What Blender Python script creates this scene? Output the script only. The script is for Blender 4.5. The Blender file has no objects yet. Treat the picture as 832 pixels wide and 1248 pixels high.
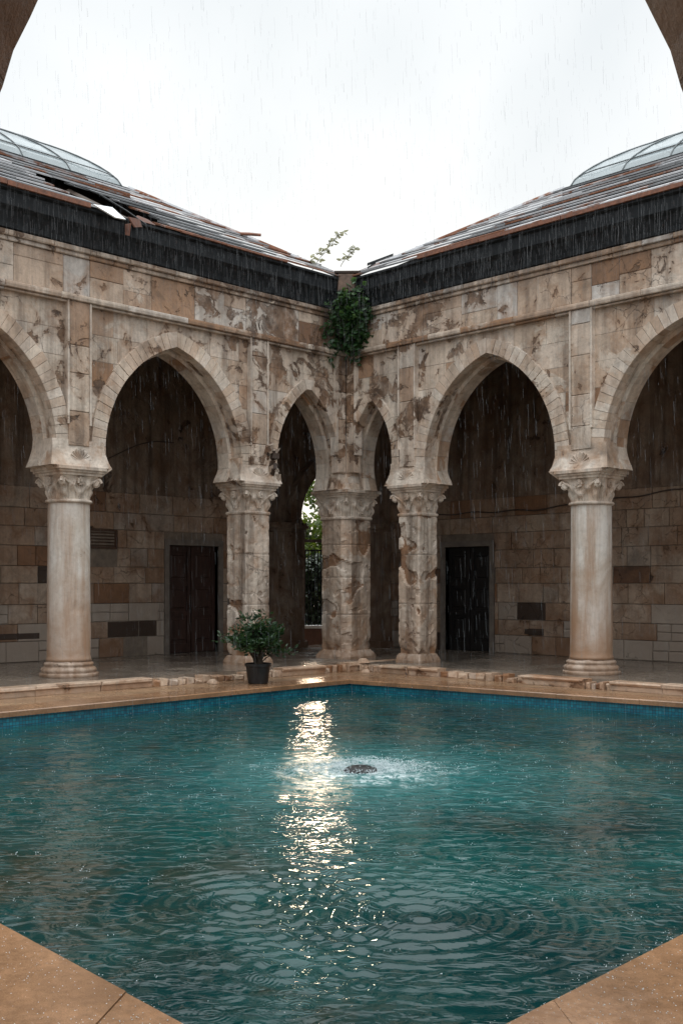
import bpy, bmesh, math, random
from mathutils import Vector, noise, Matrix
random.seed(7)
S = bpy.context.scene
COL = S.collection
PI = math.pi
R2 = math.sqrt(2)

# ------------------------------------------------------------------ helpers
def ML(s, d, z): return (d, -s, z)        # arcade on the west side: s along from the corner, d towards the court
def MR(s, d, z): return (s, -d, z)        # arcade on the north side
CAMX, CAMY, CAMZ = 16.475, -16.617, 1.6
def G(X, D, z=0.0):                       # metres right of / in front of the viewpoint -> world
    return Vector((CAMX + (X - D) / R2, CAMY + (X + D) / R2, z))

class MB:
    def __init__(s, m=None):
        s.v = []; s.f = []; s.t = []; s.m = m or (lambda a, b, c: (a, b, c)); s.tint = (.5, .5, .5)
    def add(s, pts, faces, tint=None):
        n = len(s.v)
        s.v += [tuple(s.m(*p)) for p in pts]
        for f in faces:
            s.f.append([i + n for i in f]); s.t.append(tint or s.tint)
    def box(s, a0, a1, b0, b1, c0, c1, tint=None):
        p = [(a, b, c) for a in (a0, a1) for b in (b0, b1) for c in (c0, c1)]
        s.add(p, [(0, 1, 3, 2), (4, 6, 7, 5), (0, 4, 5, 1), (2, 3, 7, 6), (0, 2, 6, 4), (1, 5, 7, 3)], tint)
    def obox(s, c, ax, ay, az, tint=None):  # oriented box: centre and three half-axis vectors
        c = Vector(c); ax = Vector(ax); ay = Vector(ay); az = Vector(az)
        p = [c + ax * i + ay * j + az * k for i in (-1, 1) for j in (-1, 1) for k in (-1, 1)]
        s.add([tuple(q) for q in p], [(0, 1, 3, 2), (4, 6, 7, 5), (0, 4, 5, 1), (2, 3, 7, 6), (0, 2, 6, 4), (1, 5, 7, 3)], tint)
    def block(s, s0, s1, z0, z1, dback, dfront, c=.012, tint=None, j=.006):
        r = lambda: random.uniform(-j, j)
        P = [(s0, z0), (s1, z0), (s1, z1), (s0, z1)]
        I = [(s0 + c, z0 + c), (s1 - c, z0 + c), (s1 - c, z1 - c), (s0 + c, z1 - c)]
        v = [(a, dback, b) for a, b in P] + [(a, dfront - c * .8, b) for a, b in P] + [(a + r(), dfront + r() * .6, b + r()) for a, b in I]
        f = [(3, 2, 1, 0)]
        for i in range(4):
            k = (i + 1) % 4
            f += [(i, k, 4 + k, 4 + i), (4 + i, 4 + k, 8 + k, 8 + i)]
        f.append((8, 9, 10, 11))
        s.add(v, f, tint)
    def prism(s, pts, d0, d1, tint=None):   # pts in (s,z)
        n = len(pts)
        v = [(a, d0, b) for a, b in pts] + [(a, d1, b) for a, b in pts]
        f = [list(range(n))[::-1], list(range(n, 2 * n))]
        for i in range(n):
            k = (i + 1) % n
            f.append((i, k, n + k, n + i))
        s.add(v, f, tint)
    def loft(s, rings, cap=True, closed=True, tint=None):
        n = len(rings[0]); v = [p for r in rings for p in r]; f = []
        for a in range(len(rings) - 1):
            for i in range(n if closed else n - 1):
                k = (i + 1) % n
                f.append((a * n + i, a * n + k, (a + 1) * n + k, (a + 1) * n + i))
        if cap:
            f.append(list(range(n))[::-1]); f.append(list(range((len(rings) - 1) * n, len(rings) * n)))
        s.add(v, f, tint)
    def lathe(s, prof, c=(0, 0), n=40, cap=True, tint=None):
        s.loft([[(c[0] + r * math.cos(2 * PI * i / n), c[1] + r * math.sin(2 * PI * i / n), z) for i in range(n)] for r, z in prof], cap, True, tint)
    def tube(s, pts, rad, n=6, tint=None):
        pts = [Vector(p) for p in pts]; rings = []
        for i, p in enumerate(pts):
            t = (pts[min(i + 1, len(pts) - 1)] - pts[max(i - 1, 0)]).normalized()
            a = t.cross(Vector((0, 0, 1)))
            if a.length < .05: a = t.cross(Vector((1, 0, 0)))
            a.normalize(); b = t.cross(a)
            r = rad[i] if isinstance(rad, (list, tuple)) else rad
            rings.append([tuple(p + a * r * math.cos(2 * PI * k / n) + b * r * math.sin(2 * PI * k / n)) for k in range(n)])
        s.loft(rings, True, True, tint)
    def leaf(s, p, d, L, W, tint=None, fold=.25):
        d = d.normalized()
        sd = d.cross(Vector((random.uniform(-1, 1), random.uniform(-1, 1), random.uniform(.3, 1))))
        if sd.length < 1e-3: sd = Vector((1, 0, 0))
        sd.normalize(); u = d.cross(sd)
        a = p; m = p + d * L * .45 - u * W * fold; e = p + d * L - u * L * .12
        l = p + d * L * .45 + sd * W * .5; r = p + d * L * .45 - sd * W * .5
        l2 = p + d * L * .78 + sd * W * .33; r2 = p + d * L * .78 - sd * W * .33
        s.add([tuple(q) for q in (a, l, l2, e, r2, r, m)], [(0, 6, 1), (6, 2, 1), (6, 3, 2), (0, 5, 6), (6, 5, 4), (6, 4, 3)], tint)
    def build(s, name, mat, parent=None, smooth=False, flat=True):
        me = bpy.data.meshes.new(name)
        me.from_pydata(s.v, [], s.f)
        ca = me.attributes.new('tint', 'FLOAT_COLOR', 'FACE')
        flatc = []
        for t in s.t: flatc += [t[0], t[1], t[2], 1.0]
        ca.data.foreach_set('color', flatc)
        bm = bmesh.new(); bm.from_mesh(me)
        bmesh.ops.recalc_face_normals(bm, faces=bm.faces)
        uv = bm.loops.layers.uv.new('UVMap')
        for f in bm.faces:
            n = f.normal; ax, ay, az = abs(n.x), abs(n.y), abs(n.z)
            for l in f.loops:
                c = l.vert.co
                l[uv].uv = (c.y, c.z) if ax >= ay and ax >= az else ((c.x, c.z) if ay >= az else (c.x, c.y))
            f.smooth = smooth
        bm.to_mesh(me); bm.free()
        o = bpy.data.objects.new(name, me); COL.objects.link(o)
        if mat: me.materials.append(mat)
        if parent: o.parent = parent; o.matrix_parent_inverse = Matrix()
        return o

def tag(o, label=None, cat=None, group=None, kind=None):
    if label: o['label'] = label
    if cat: o['category'] = cat
    if group: o['group'] = group
    if kind: o['kind'] = kind
    return o
def thing(name, label, cat, loc=(0, 0, 0), rz=0, group=None):
    o = bpy.data.objects.new(name, None); COL.objects.link(o)
    o.location = loc; o.rotation_euler = (0, 0, rz); o.empty_display_size = .2
    return tag(o, label, cat, group)
def dup(root, loc, rz, label):
    r = root.copy(); COL.objects.link(r); r.location = loc; r.rotation_euler = (0, 0, rz); r['label'] = label
    for ch in list(root.children):
        c = ch.copy(); COL.objects.link(c); c.parent = r
        for g in ch.children:
            d = g.copy(); COL.objects.link(d); d.parent = c
    return r

# ------------------------------------------------------------------ node helper
class NT:
    def __init__(s, name):
        s.mat = bpy.data.materials.new(name); s.mat.use_nodes = True
        s.n = s.mat.node_tree.nodes; s.l = s.mat.node_tree.links
        s.p = s.n['Principled BSDF']; s.out = s.n['Material Output']
        s.pos = s.n.new('ShaderNodeNewGeometry').outputs['Position']
        s.uv = s.n.new('ShaderNodeUVMap').outputs[0]
    def lk(s, a, b): s.l.new(a, b)
    def put(s, sock, v):
        if hasattr(v, 'node'): s.l.new(v, sock)
        else:
            try: sock.default_value = v
            except Exception: sock.default_value = tuple(v) + (1,)
    def mapv(s, vec, scale=(1, 1, 1), loc=(0, 0, 0), rot=(0, 0, 0)):
        m = s.n.new('ShaderNodeMapping'); s.lk(vec, m.inputs[0])
        m.inputs['Scale'].default_value = scale; m.inputs['Location'].default_value = loc; m.inputs['Rotation'].default_value = rot
        return m.outputs[0]
    def noise(s, vec, sc=1, det=6, rough=.6, dist=0, col=False):
        m = s.n.new('ShaderNodeTexNoise'); s.lk(vec, m.inputs['Vector'])
        m.inputs['Scale'].default_value = sc; m.inputs['Detail'].default_value = min(det, 6.5)
        m.inputs['Roughness'].default_value = rough; m.inputs['Distortion'].default_value = dist
        return m.outputs[1 if col else 0]
    def ramp(s, f, stops, interp='LINEAR'):
        m = s.n.new('ShaderNodeValToRGB'); s.lk(f, m.inputs[0]); r = m.color_ramp; r.interpolation = interp
        while len(r.elements) < len(stops): r.elements.new(.5)
        for e, (p, c) in zip(r.elements, stops):
            e.position = p; e.color = (c, c, c, 1) if isinstance(c, (int, float)) else tuple(c) + (1,)
        return m.outputs[0]
    def mix(s, f, a, b, mode='MIX'):
        m = s.n.new('ShaderNodeMix'); m.data_type = 'RGBA'; m.blend_type = mode
        s.put(m.inputs[0], f)
        for i, v in ((6, a), (7, b)):
            if hasattr(v, 'node'): s.lk(v, m.inputs[i])
            else: m.inputs[i].default_value = tuple(v) + (1,) if len(v) == 3 else v
        return m.outputs[2]
    def math(s, op, a, b=0.0, c=None):
        m = s.n.new('ShaderNodeMath'); m.operation = op
        s.put(m.inputs[0], a); s.put(m.inputs[1], b)
        if c is not None: s.put(m.inputs[2], c)
        return m.outputs[0]
    def maprange(s, v, a, b, c, d):
        m = s.n.new('ShaderNodeMapRange'); s.put(m.inputs[0], v)
        for i, x in enumerate((a, b, c, d)): m.inputs[i + 1].default_value = x
        return m.outputs[0]
    def sep(s, v):
        m = s.n.new('ShaderNodeSeparateXYZ'); s.lk(v, m.inputs[0]); return m.outputs
    def tint(s):
        m = s.n.new('ShaderNodeAttribute'); m.attribute_name = 'tint'
        q = s.n.new('ShaderNodeSeparateColor'); s.lk(m.outputs['Color'], q.inputs[0]); return q.outputs
    def bump(s, h, dist=.01, strength=1.0, prev=None):
        m = s.n.new('ShaderNodeBump'); s.lk(h, m.inputs['Height'])
        m.inputs['Distance'].default_value = dist; m.inputs['Strength'].default_value = strength
        if prev: s.lk(prev, m.inputs['Normal'])
        return m.outputs[0]
    def fin(s, color=None, rough=None, normal=None, **kw):
        if color is not None: s.put(s.p.inputs['Base Color'], color)
        if rough is not None: s.put(s.p.inputs['Roughness'], rough)
        if normal is not None: s.lk(normal, s.p.inputs['Normal'])
        for k, v in kw.items(): s.put(s.p.inputs[k.replace('_', ' ')], v)
        return s.mat

CREAM = (.52, .43, .34); TAN = (.37, .26, .175); GREY = (.47, .435, .40); ORANGE = (.34, .19, .095); BROWN = (.10, .062, .04)

def stone(name, blocks='tint', bw=.8, bh=.42, plaster=.5, stain=.5, drip=.5, dark=1.0, base=True, corner=False, rough=.75, sat=1.0, crack=.5, warm=1.0, rel=.013):
    t = NT(name)
    pos = t.pos; xyz = t.sep(pos)
    warp = t.mix(.06, pos, t.noise(pos, 2.2, 3, col=True), 'ADD')
    big = t.noise(warp, .5, 4, .6)
    med = t.noise(warp, 1.6, 9, .66, .5)
    med2 = t.noise(t.mapv(warp, loc=(31, 7, 3)), 2.3, 10, .62, .5)
    fine = t.noise(pos, 14, 9, .68)
    grain = t.noise(pos, 60, 4, .6)
    if blocks == 'brick':
        b = t.n.new('ShaderNodeTexBrick')
        wuv = t.mix(.014, t.uv, t.noise(pos, 3.5, 3, col=True), 'ADD')
        t.lk(wuv, b.inputs['Vector']); b.inputs['Scale'].default_value = 1
        b.inputs['Color1'].default_value = (0, 0, 0, 1); b.inputs['Color2'].default_value = (1, 1, 1, 1); b.inputs['Mortar'].default_value = (.3, .3, .3, 1)
        b.inputs['Brick Width'].default_value = bw; b.inputs['Row Height'].default_value = bh
        b.inputs['Mortar Size'].default_value = .006; b.inputs['Mortar Smooth'].default_value = .4
        b.offset = .43; b.squash = 1.45; b.squash_frequency = 3
        rnd = b.outputs['Color']; joint = b.outputs['Fac']
    elif blocks == 'tint':
        rnd = t.tint()[0]; joint = None
    else:
        rnd = t.noise(pos, .9, 2); joint = None
    c = t.ramp(rnd, [(0, (.62, .585, .55)), (.18, (.70, .595, .49)), (.36, (.58, .44, .335)), (.5, (.74, .65, .56)), (.66, (.50, .36, .26)), (.78, (.70, .61, .52)), (.93, (.40, .23, .13)), (1, (.19, .105, .065))])
    c = t.mix(.8, c, t.ramp(med, [(.30, .38), (.46, .84), (.72, 1.18)]), 'MULTIPLY')
    # rust coloured clouding
    c = t.mix(t.math('MULTIPLY', t.ramp(med2, [(.46, 0), (.66, .7)]), warm), c, (.34, .185, .095))
    if joint is not None:
        c = t.mix(t.math('MULTIPLY', joint, .5), c, (.22, .16, .12))
    pm = t.ramp(t.noise(t.mapv(warp, loc=(5, 11, 2)), 1.0, 11, .66, .5), [(.60 - .22 * plaster, 0), (.64 - .22 * plaster, 1)])
    pc = t.mix(fine, (.52, .44, .36), (.76, .68, .59))
    c = t.mix(t.math('MULTIPLY', pm, .7), c, pc)
    sn = t.math('ADD', med2, t.math('MULTIPLY', t.math('SUBTRACT', big, .5), .5))
    if corner:
        ln = t.n.new('ShaderNodeVectorMath'); ln.operation = 'LENGTH'; t.lk(t.mapv(pos, (1, 1, 0), (0, .9, 0)), ln.inputs[0])
        sn = t.math('ADD', sn, t.maprange(ln.outputs['Value'], .8, 5.2, .11, -.005))
        sn = t.math('ADD', sn, t.maprange(xyz[2], 4.2, 7.2, -.03, .03))
    th = .70 - .14 * stain
    sm = t.ramp(sn, [(th, 0), (th + .022, 1)])
    sop = t.ramp(t.noise(t.mapv(pos, loc=(2, 8, 5)), 4.5, 6, .65), [(.36, .25), (.56, .95)])
    scol = t.mix(t.ramp(t.noise(t.mapv(pos, loc=(9, 1, 4)), 2.6, 6, .6), [(.35, 0), (.65, 1)]), (.045, .026, .017), (.24, .135, .075))
    c = t.mix(t.math('MULTIPLY', sm, sop), c, t.mix(.4, scol, t.ramp(fine, [(.3, .5), (.7, 1.4)]), 'MULTIPLY'))
    dn = t.noise(t.mapv(pos, (5.0, 5.0, .30)), 1, 7, .64)
    dmask = t.ramp(dn, [(.44, 0), (.64, 1)])
    dk = t.math('MULTIPLY', dmask, drip)
    if corner:                       # water marks are strongest just below the cornice and the string course
        top = t.math('MAXIMUM', t.maprange(xyz[2], 6.75, 7.38, 0, .75), t.math('MULTIPLY', t.maprange(xyz[2], 6.0, 6.5, 0, .6), t.math('LESS_THAN', xyz[2], 6.53)))
        dk = t.math('MAXIMUM', dk, t.math('MULTIPLY', t.ramp(dn, [(.36, .15), (.56, 1)]), top))
    c = t.mix(dk, c, (.12, .08, .055))
    c = t.mix(.55, c, t.ramp(fine, [(.28, .55), (.52, 1.0), (.8, 1.18)]), 'MULTIPLY')
    cr = None
    if crack > 0:
        vo = t.n.new('ShaderNodeTexVoronoi'); vo.feature = 'DISTANCE_TO_EDGE'; vo.inputs['Scale'].default_value = 2.6
        t.lk(t.mix(.35, pos, t.noise(pos, 2.2, 8, .7, col=True), 'ADD'), vo.inputs['Vector'])
        cr = t.math('MULTIPLY', t.ramp(vo.outputs['Distance'], [(.0, 1), (.011, 0)]), t.ramp(t.noise(pos, .8, 3, .6), [(.52, 0), (.58, crack)]))
        c = t.mix(t.math('MULTIPLY', cr, .8), c, (.09, .06, .045))
    if base:
        bz = t.math('ADD', xyz[2], t.math('MULTIPLY', t.math('SUBTRACT', med, .5), 2.0))
        c = t.mix(t.maprange(bz, 1.1, .05, 0, .7), c, (.27, .145, .075))
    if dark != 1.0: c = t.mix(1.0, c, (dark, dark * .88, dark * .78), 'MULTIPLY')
    if blocks == 'tint':
        c = t.mix(t.math('MULTIPLY', t.math('GREATER_THAN', t.tint()[2], 1.1), .65), c, (.34, .295, .25))
        c = t.mix(t.math('GREATER_THAN', t.tint()[2], 1.5), c, t.mix(fine, (.016, .010, .007), (.07, .04, .025)))
    if sat != 1.0:
        h = t.n.new('ShaderNodeHueSaturation'); h.inputs['Saturation'].default_value = sat; t.lk(c, h.inputs['Color']); c = h.outputs[0]
    hgt = t.math('ADD', t.math('MULTIPLY', fine, .8), t.math('MULTIPLY', grain, .25))
    hgt = t.math('ADD', hgt, t.math('MULTIPLY', med, .5))
    hgt = t.math('ADD', hgt, t.math('MULTIPLY', pm, .35))
    hgt = t.math('SUBTRACT', hgt, t.math('MULTIPLY', sm, 1.3))
    if cr is not None: hgt = t.math('SUBTRACT', hgt, cr)
    if joint is not None: hgt = t.math('SUBTRACT', hgt, t.math('MULTIPLY', joint, .9))
    nb = t.bump(hgt, rel, 1.0)
    return t.fin(c, t.ramp(fine, [(.3, rough - .2), (.7, rough + .1)]), nb)
def marble(name):
    t = NT(name); xyz = t.sep(t.pos)
    a = t.noise(t.pos, 1.1, 8, .62, .6); f = t.noise(t.pos, 12, 9, .66); d = t.noise(t.mapv(t.pos, (4, 4, .35)), 1, 7, .62)
    c = t.ramp(a, [(.25, (.46, .39, .32)), (.45, (.62, .57, .51)), (.7, (.73, .695, .65))])
    c = t.mix(t.ramp(d, [(.42, 0), (.62, .75)]), c, (.33, .20, .12))
    c = t.mix(.5, c, t.ramp(f, [(.25, .6), (.5, 1), (.8, 1.15)]), 'MULTIPLY')
    bz = t.math('ADD', xyz[2], t.math('MULTIPLY', t.math('SUBTRACT', a, .5), 2.6))
    c = t.mix(t.maprange(bz, 2.0, .1, 0, .85), c, (.34, .19, .105))
    c = t.mix(t.ramp(t.noise(t.pos, 3, 10, .7, .6), [(.66, 0), (.69, .6)]), c, (.16, .095, .06))
    return t.fin(c, t.ramp(f, [(.3, .3), (.7, .6)]), t.bump(t.math('ADD', f, t.math('MULTIPLY', a, .5)), .009, 1))

M = {}
M['spandrel'] = stone('spandrel_stone', 'brick', .72, .46, .2, .62, .6, corner=True, crack=.9)
M['frieze'] = stone('frieze_stone', 'tint', plaster=-.1, stain=.55, drip=.5, corner=True, crack=.8)
M['voussoir'] = stone('voussoir_stone', 'tint', plaster=.2, stain=.25, drip=.35, corner=True, crack=0, warm=.7, rel=.008)
M['soffit'] = stone('soffit_stone', 'brick', .6, .3, .5, .1, .35, crack=0, rel=.008)
M['trim'] = stone('trim_stone', 'none', plaster=.5, stain=.2, drip=.2, base=False, crack=0, rel=.008)
M['column'] = marble('column_marble')
M['pier'] = stone('pier_stone', 'tint', plaster=.45, stain=.35, drip=.75, rough=.6, crack=.9)
M['capital'] = stone('capital_stone', 'none', plaster=.45, stain=.12, drip=.45, base=False, crack=0, rel=.006)
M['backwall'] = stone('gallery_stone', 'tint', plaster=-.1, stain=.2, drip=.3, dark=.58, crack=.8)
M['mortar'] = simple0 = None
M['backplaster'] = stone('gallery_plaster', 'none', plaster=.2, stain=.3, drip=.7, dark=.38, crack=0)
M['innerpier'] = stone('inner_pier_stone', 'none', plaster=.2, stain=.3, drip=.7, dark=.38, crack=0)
M['kerb'] = stone('kerb_stone', 'tint', plaster=.2, stain=.3, drip=.0, base=False, dark=.9, rough=.45, crack=0)
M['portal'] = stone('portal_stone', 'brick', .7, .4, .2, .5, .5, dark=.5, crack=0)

def floor_mat(name, c1, c2, bw, bh, r0, r1, off=.5, rot=0, bright=1):
    t = NT(name)
    b = t.n.new('ShaderNodeTexBrick'); t.lk(t.mapv(t.pos, rot=(0, 0, rot)), b.inputs['Vector'])
    b.inputs['Scale'].default_value = 1; b.inputs['Color1'].default_value = (0, 0, 0, 1); b.inputs['Color2'].default_value = (1, 1, 1, 1)
    b.inputs['Brick Width'].default_value = bw; b.inputs['Row Height'].default_value = bh; b.inputs['Mortar Size'].default_value = .006; b.offset = off
    m = t.noise(t.pos, 1.4, 9, .66, .5); f = t.noise(t.pos, 22, 8, .65); w = t.noise(t.pos, .8, 5, .6); g = t.noise(t.pos, 150, 3, .6)
    c = t.mix(b.outputs['Color'], c1, c2)
    c = t.mix(.8, c, t.ramp(m, [(.25, .45), (.5, .9), (.75, 1.25)]), 'MULTIPLY')
    c = t.mix(.5, c, t.ramp(f, [(.3, .6), (.7, 1.25)]), 'MULTIPLY')
    c = t.mix(.45, c, t.ramp(g, [(.35, .5), (.6, 1.2)]), 'MULTIPLY')
    c = t.mix(t.math('MULTIPLY', b.outputs['Fac'], .75), c, (.05, .035, .025))
    wet = t.ramp(w, [(.4, 0), (.6, 1)])
    h = t.math('SUBTRACT', t.math('ADD', t.math('MULTIPLY', f, .4), m), t.math('MULTIPLY', b.outputs['Fac'], 1.5))
    r = t.math('ADD', t.math('MULTIPLY', wet, r1 - r0), r0)
    r = t.math('ADD', r, t.math('MULTIPLY', t.math('SUBTRACT', f, .5), .25))
    r = t.math('SUBTRACT', r, t.math('MULTIPLY', t.ramp(t.noise(t.pos, 3.1, 6, .6, .4), [(.52, 0), (.6, 1)]), .14))
    c = t.mix(t.math('MULTIPLY', t.ramp(t.noise(t.pos, 2.2, 6, .65, .5), [(.48, 0), (.6, 1)]), .35), c, (c2[0] * .35, c2[1] * .32, c2[2] * .3))
    return t.fin(c, r, t.bump(h, .008, .8))
M['floor'] = floor_mat('gallery_floor_stone', (.20, .165, .135), (.27, .22, .175), .9, .9, .08, .32, .0)
M['coping'] = floor_mat('coping_stone', (.32, .175, .092), (.38, .215, .115), 50, 50, .04, .32, .0, math.radians(-2))
M['ground'] = floor_mat('ground_stone', (.32, .19, .11), (.38, .24, .14), 1.9, 1.9, .15, .45)

def simple(name, col, rough=.5, metal=0, n=0, sc=8, **kw):
    t = NT(name); f = t.noise(t.pos, sc, 7, .65)
    c = t.mix(.8, col, t.ramp(f, [(.3, 1 - n), (.7, 1 + n)]), 'MULTIPLY')
    return t.fin(c, t.ramp(f, [(.3, max(.02, rough - .12)), (.7, rough + .12)]), t.bump(f, .004, .5), Metallic=metal, **kw)
def fascia_mat():
    t = NT('fascia_paint'); f = t.noise(t.pos, 9, 8, .65)
    s = t.noise(t.mapv(t.pos, (9, 9, .5)), 1, 6, .65)
    c = t.ramp(s, [(.3, (.005, .006, .008)), (.52, (.010, .013, .016)), (.75, (.026, .031, .036))])
    c = t.mix(t.ramp(f, [(.6, 0), (.7, .4)]), c, (.06, .035, .025))
    return t.fin(c, t.ramp(s, [(.3, .4), (.7, .7)]), t.bump(t.math('ADD', f, s), .008, .7), Specular_IOR_Level=.25)
M['fascia'] = fascia_mat()
def roof_mat():
    t = NT('roof_sheet_metal'); tn = t.tint()
    f = t.noise(t.pos, 7, 8, .65); b = t.noise(t.pos, 1.1, 7, .65, .6); s = t.noise(t.mapv(t.pos, (.8, .8, 6)), 3, 6, .6)
    c = t.ramp(tn[0], [(0, (.12, .125, .13)), (.5, (.32, .32, .33)), (1, (.58, .58, .59))])
    rm = t.ramp(t.math('ADD', t.math('MULTIPLY', tn[1], .35), b), [(.66, 0), (.76, 1)])
    c = t.mix(rm, c, t.mix(f, (.10, .035, .018), (.27, .12, .065)))
    c = t.mix(.5, c, t.ramp(f, [(.3, .55), (.7, 1.3)]), 'MULTIPLY')
    r = t.math('ADD', t.math('MULTIPLY', rm, .35), t.math('ADD', .2, t.math('MULTIPLY', f, .25)))
    return t.fin(c, r, t.bump(t.math('ADD', f, s), .005, .5), Metallic=.6)
M['roof'] = roof_mat()
M['mortar'] = simple('mortar', (.17, .135, .105), .9, 0, .4, 6)
M['rustdark'] = simple('dark_rust', (.13, .055, .035), .7, 0, .6, 12)
M['rust'] = simple('rusty_metal', (.20, .085, .05), .6, .1, .6, 12)
M['sheet'] = simple('pale_metal', (.75, .77, .78), .35, .2, .2, 5)
M['timber'] = simple('dark_timber', (.045, .03, .022), .7, 0, .5, 6)
M['stub'] = simple('old_masonry', (.16, .11, .085), .85, 0, .6, 9)
M['beamwood'] = simple('weathered_wood', (.09, .065, .05), .75, 0, .5, 14)
M['ribmetal'] = simple('rib_metal', (.13, .145, .15), .4, .3, .3, 8)
M['darkmetal'] = simple('dark_metal', (.03, .033, .036), .45, .5, .4, 8)
M['pot'] = simple('black_plastic', (.012, .012, .013), .4, 0, .3, 8)
M['soil'] = simple('potting_soil', (.03, .02, .014), .95, 0, .5, 40)
M['cable'] = simple('cable_rubber', (.05, .035, .028), .6, 0, .3, 10)
M['white'] = simple('white_cap', (.75, .73, .7), .6, 0, .25, 5)
M['redwall'] = simple('brown_render', (.20, .11, .08), .8, 0, .4, 4)
M['iron'] = simple('black_iron', (.012, .012, .012), .5, .3, .3, 8)
def wood_door(name, col):
    t = NT(name); g = t.noise(t.mapv(t.pos, (14, 14, .7)), 1, 8, .65); f = t.noise(t.pos, 3, 5, .6)
    c = t.mix(1, col, t.ramp(g, [(.3, .45), (.7, 1.4)]), 'MULTIPLY')
    return t.fin(t.mix(.6, c, t.ramp(f, [(.3, .6), (.7, 1.2)]), 'MULTIPLY'), .5, t.bump(g, .005, .6))
M['door_red'] = wood_door('door_brown', (.040, .018, .013))
M['door_black'] = wood_door('door_black', (.008, .007, .007))
M['frame'] = simple('frame_stone', (.15, .125, .105), .75, 0, .4, 5)
M['louver'] = wood_door('louver_wood', (.07, .035, .02))

def leaf_mat(name, a, b, trans=.35):
    t = NT(name); tn = t.tint()
    c = t.mix(tn[0], a, b)
    c = t.mix(.5, c, t.ramp(t.noise(t.pos, 9, 4), [(.3, .6), (.7, 1.3)]), 'MULTIPLY')
    t.fin(c, .38)
    tr = t.n.new('ShaderNodeBsdfTranslucent'); t.lk(t.mix(.5, c, (b[0] * 1.8, b[1] * 1.8, b[2] * .8)), tr.inputs[0])
    mx = t.n.new('ShaderNodeMixShader'); mx.inputs[0].default_value = trans
    t.lk(t.p.outputs[0], mx.inputs[1]); t.lk(tr.outputs[0], mx.inputs[2]); t.lk(mx.outputs[0], t.out.inputs[0])
    return t.mat
M['leaf'] = leaf_mat('plant_leaves', (.012, .035, .014), (.045, .095, .035), .25)
M['vine'] = leaf_mat('vine_leaves', (.02, .06, .022), (.11, .21, .08), .3)
M['dryleaf'] = leaf_mat('weed_leaves', (.26, .26, .22), (.40, .40, .34), .3)
M['tree'] = leaf_mat('tree_leaves', (.03, .06, .010), (.13, .18, .03), .4)
M['hedge'] = leaf_mat('hedge_leaves', (.010, .022, .008), (.03, .055, .018), .15)
M['bark'] = simple('bark', (.06, .045, .032), .9, 0, .5, 14)

def tile_mat():
    t = NT('pool_mosaic')
    b = t.n.new('ShaderNodeTexBrick'); t.lk(t.uv, b.inputs['Vector']); b.offset = 0; b.squash = 1
    b.inputs['Scale'].default_value = 1; b.inputs['Brick Width'].default_value = .05; b.inputs['Row Height'].default_value = .05; b.inputs['Mortar Size'].default_value = .0035
    b.inputs['Color1'].default_value = (.004, .10, .16, 1); b.inputs['Color2'].default_value = (.012, .20, .27, 1); b.inputs['Mortar'].default_value = (.02, .05, .06, 1)
    n = t.noise(t.pos, 2.5, 6)
    c = t.mix(.7, b.outputs['Color'], t.ramp(n, [(.3, .5), (.7, 1.2)]), 'MULTIPLY')
    return t.fin(c, .2, t.bump(t.math('SUBTRACT', 1, b.outputs['Fac']), .003, .6))
M['tile'] = tile_mat()

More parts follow.
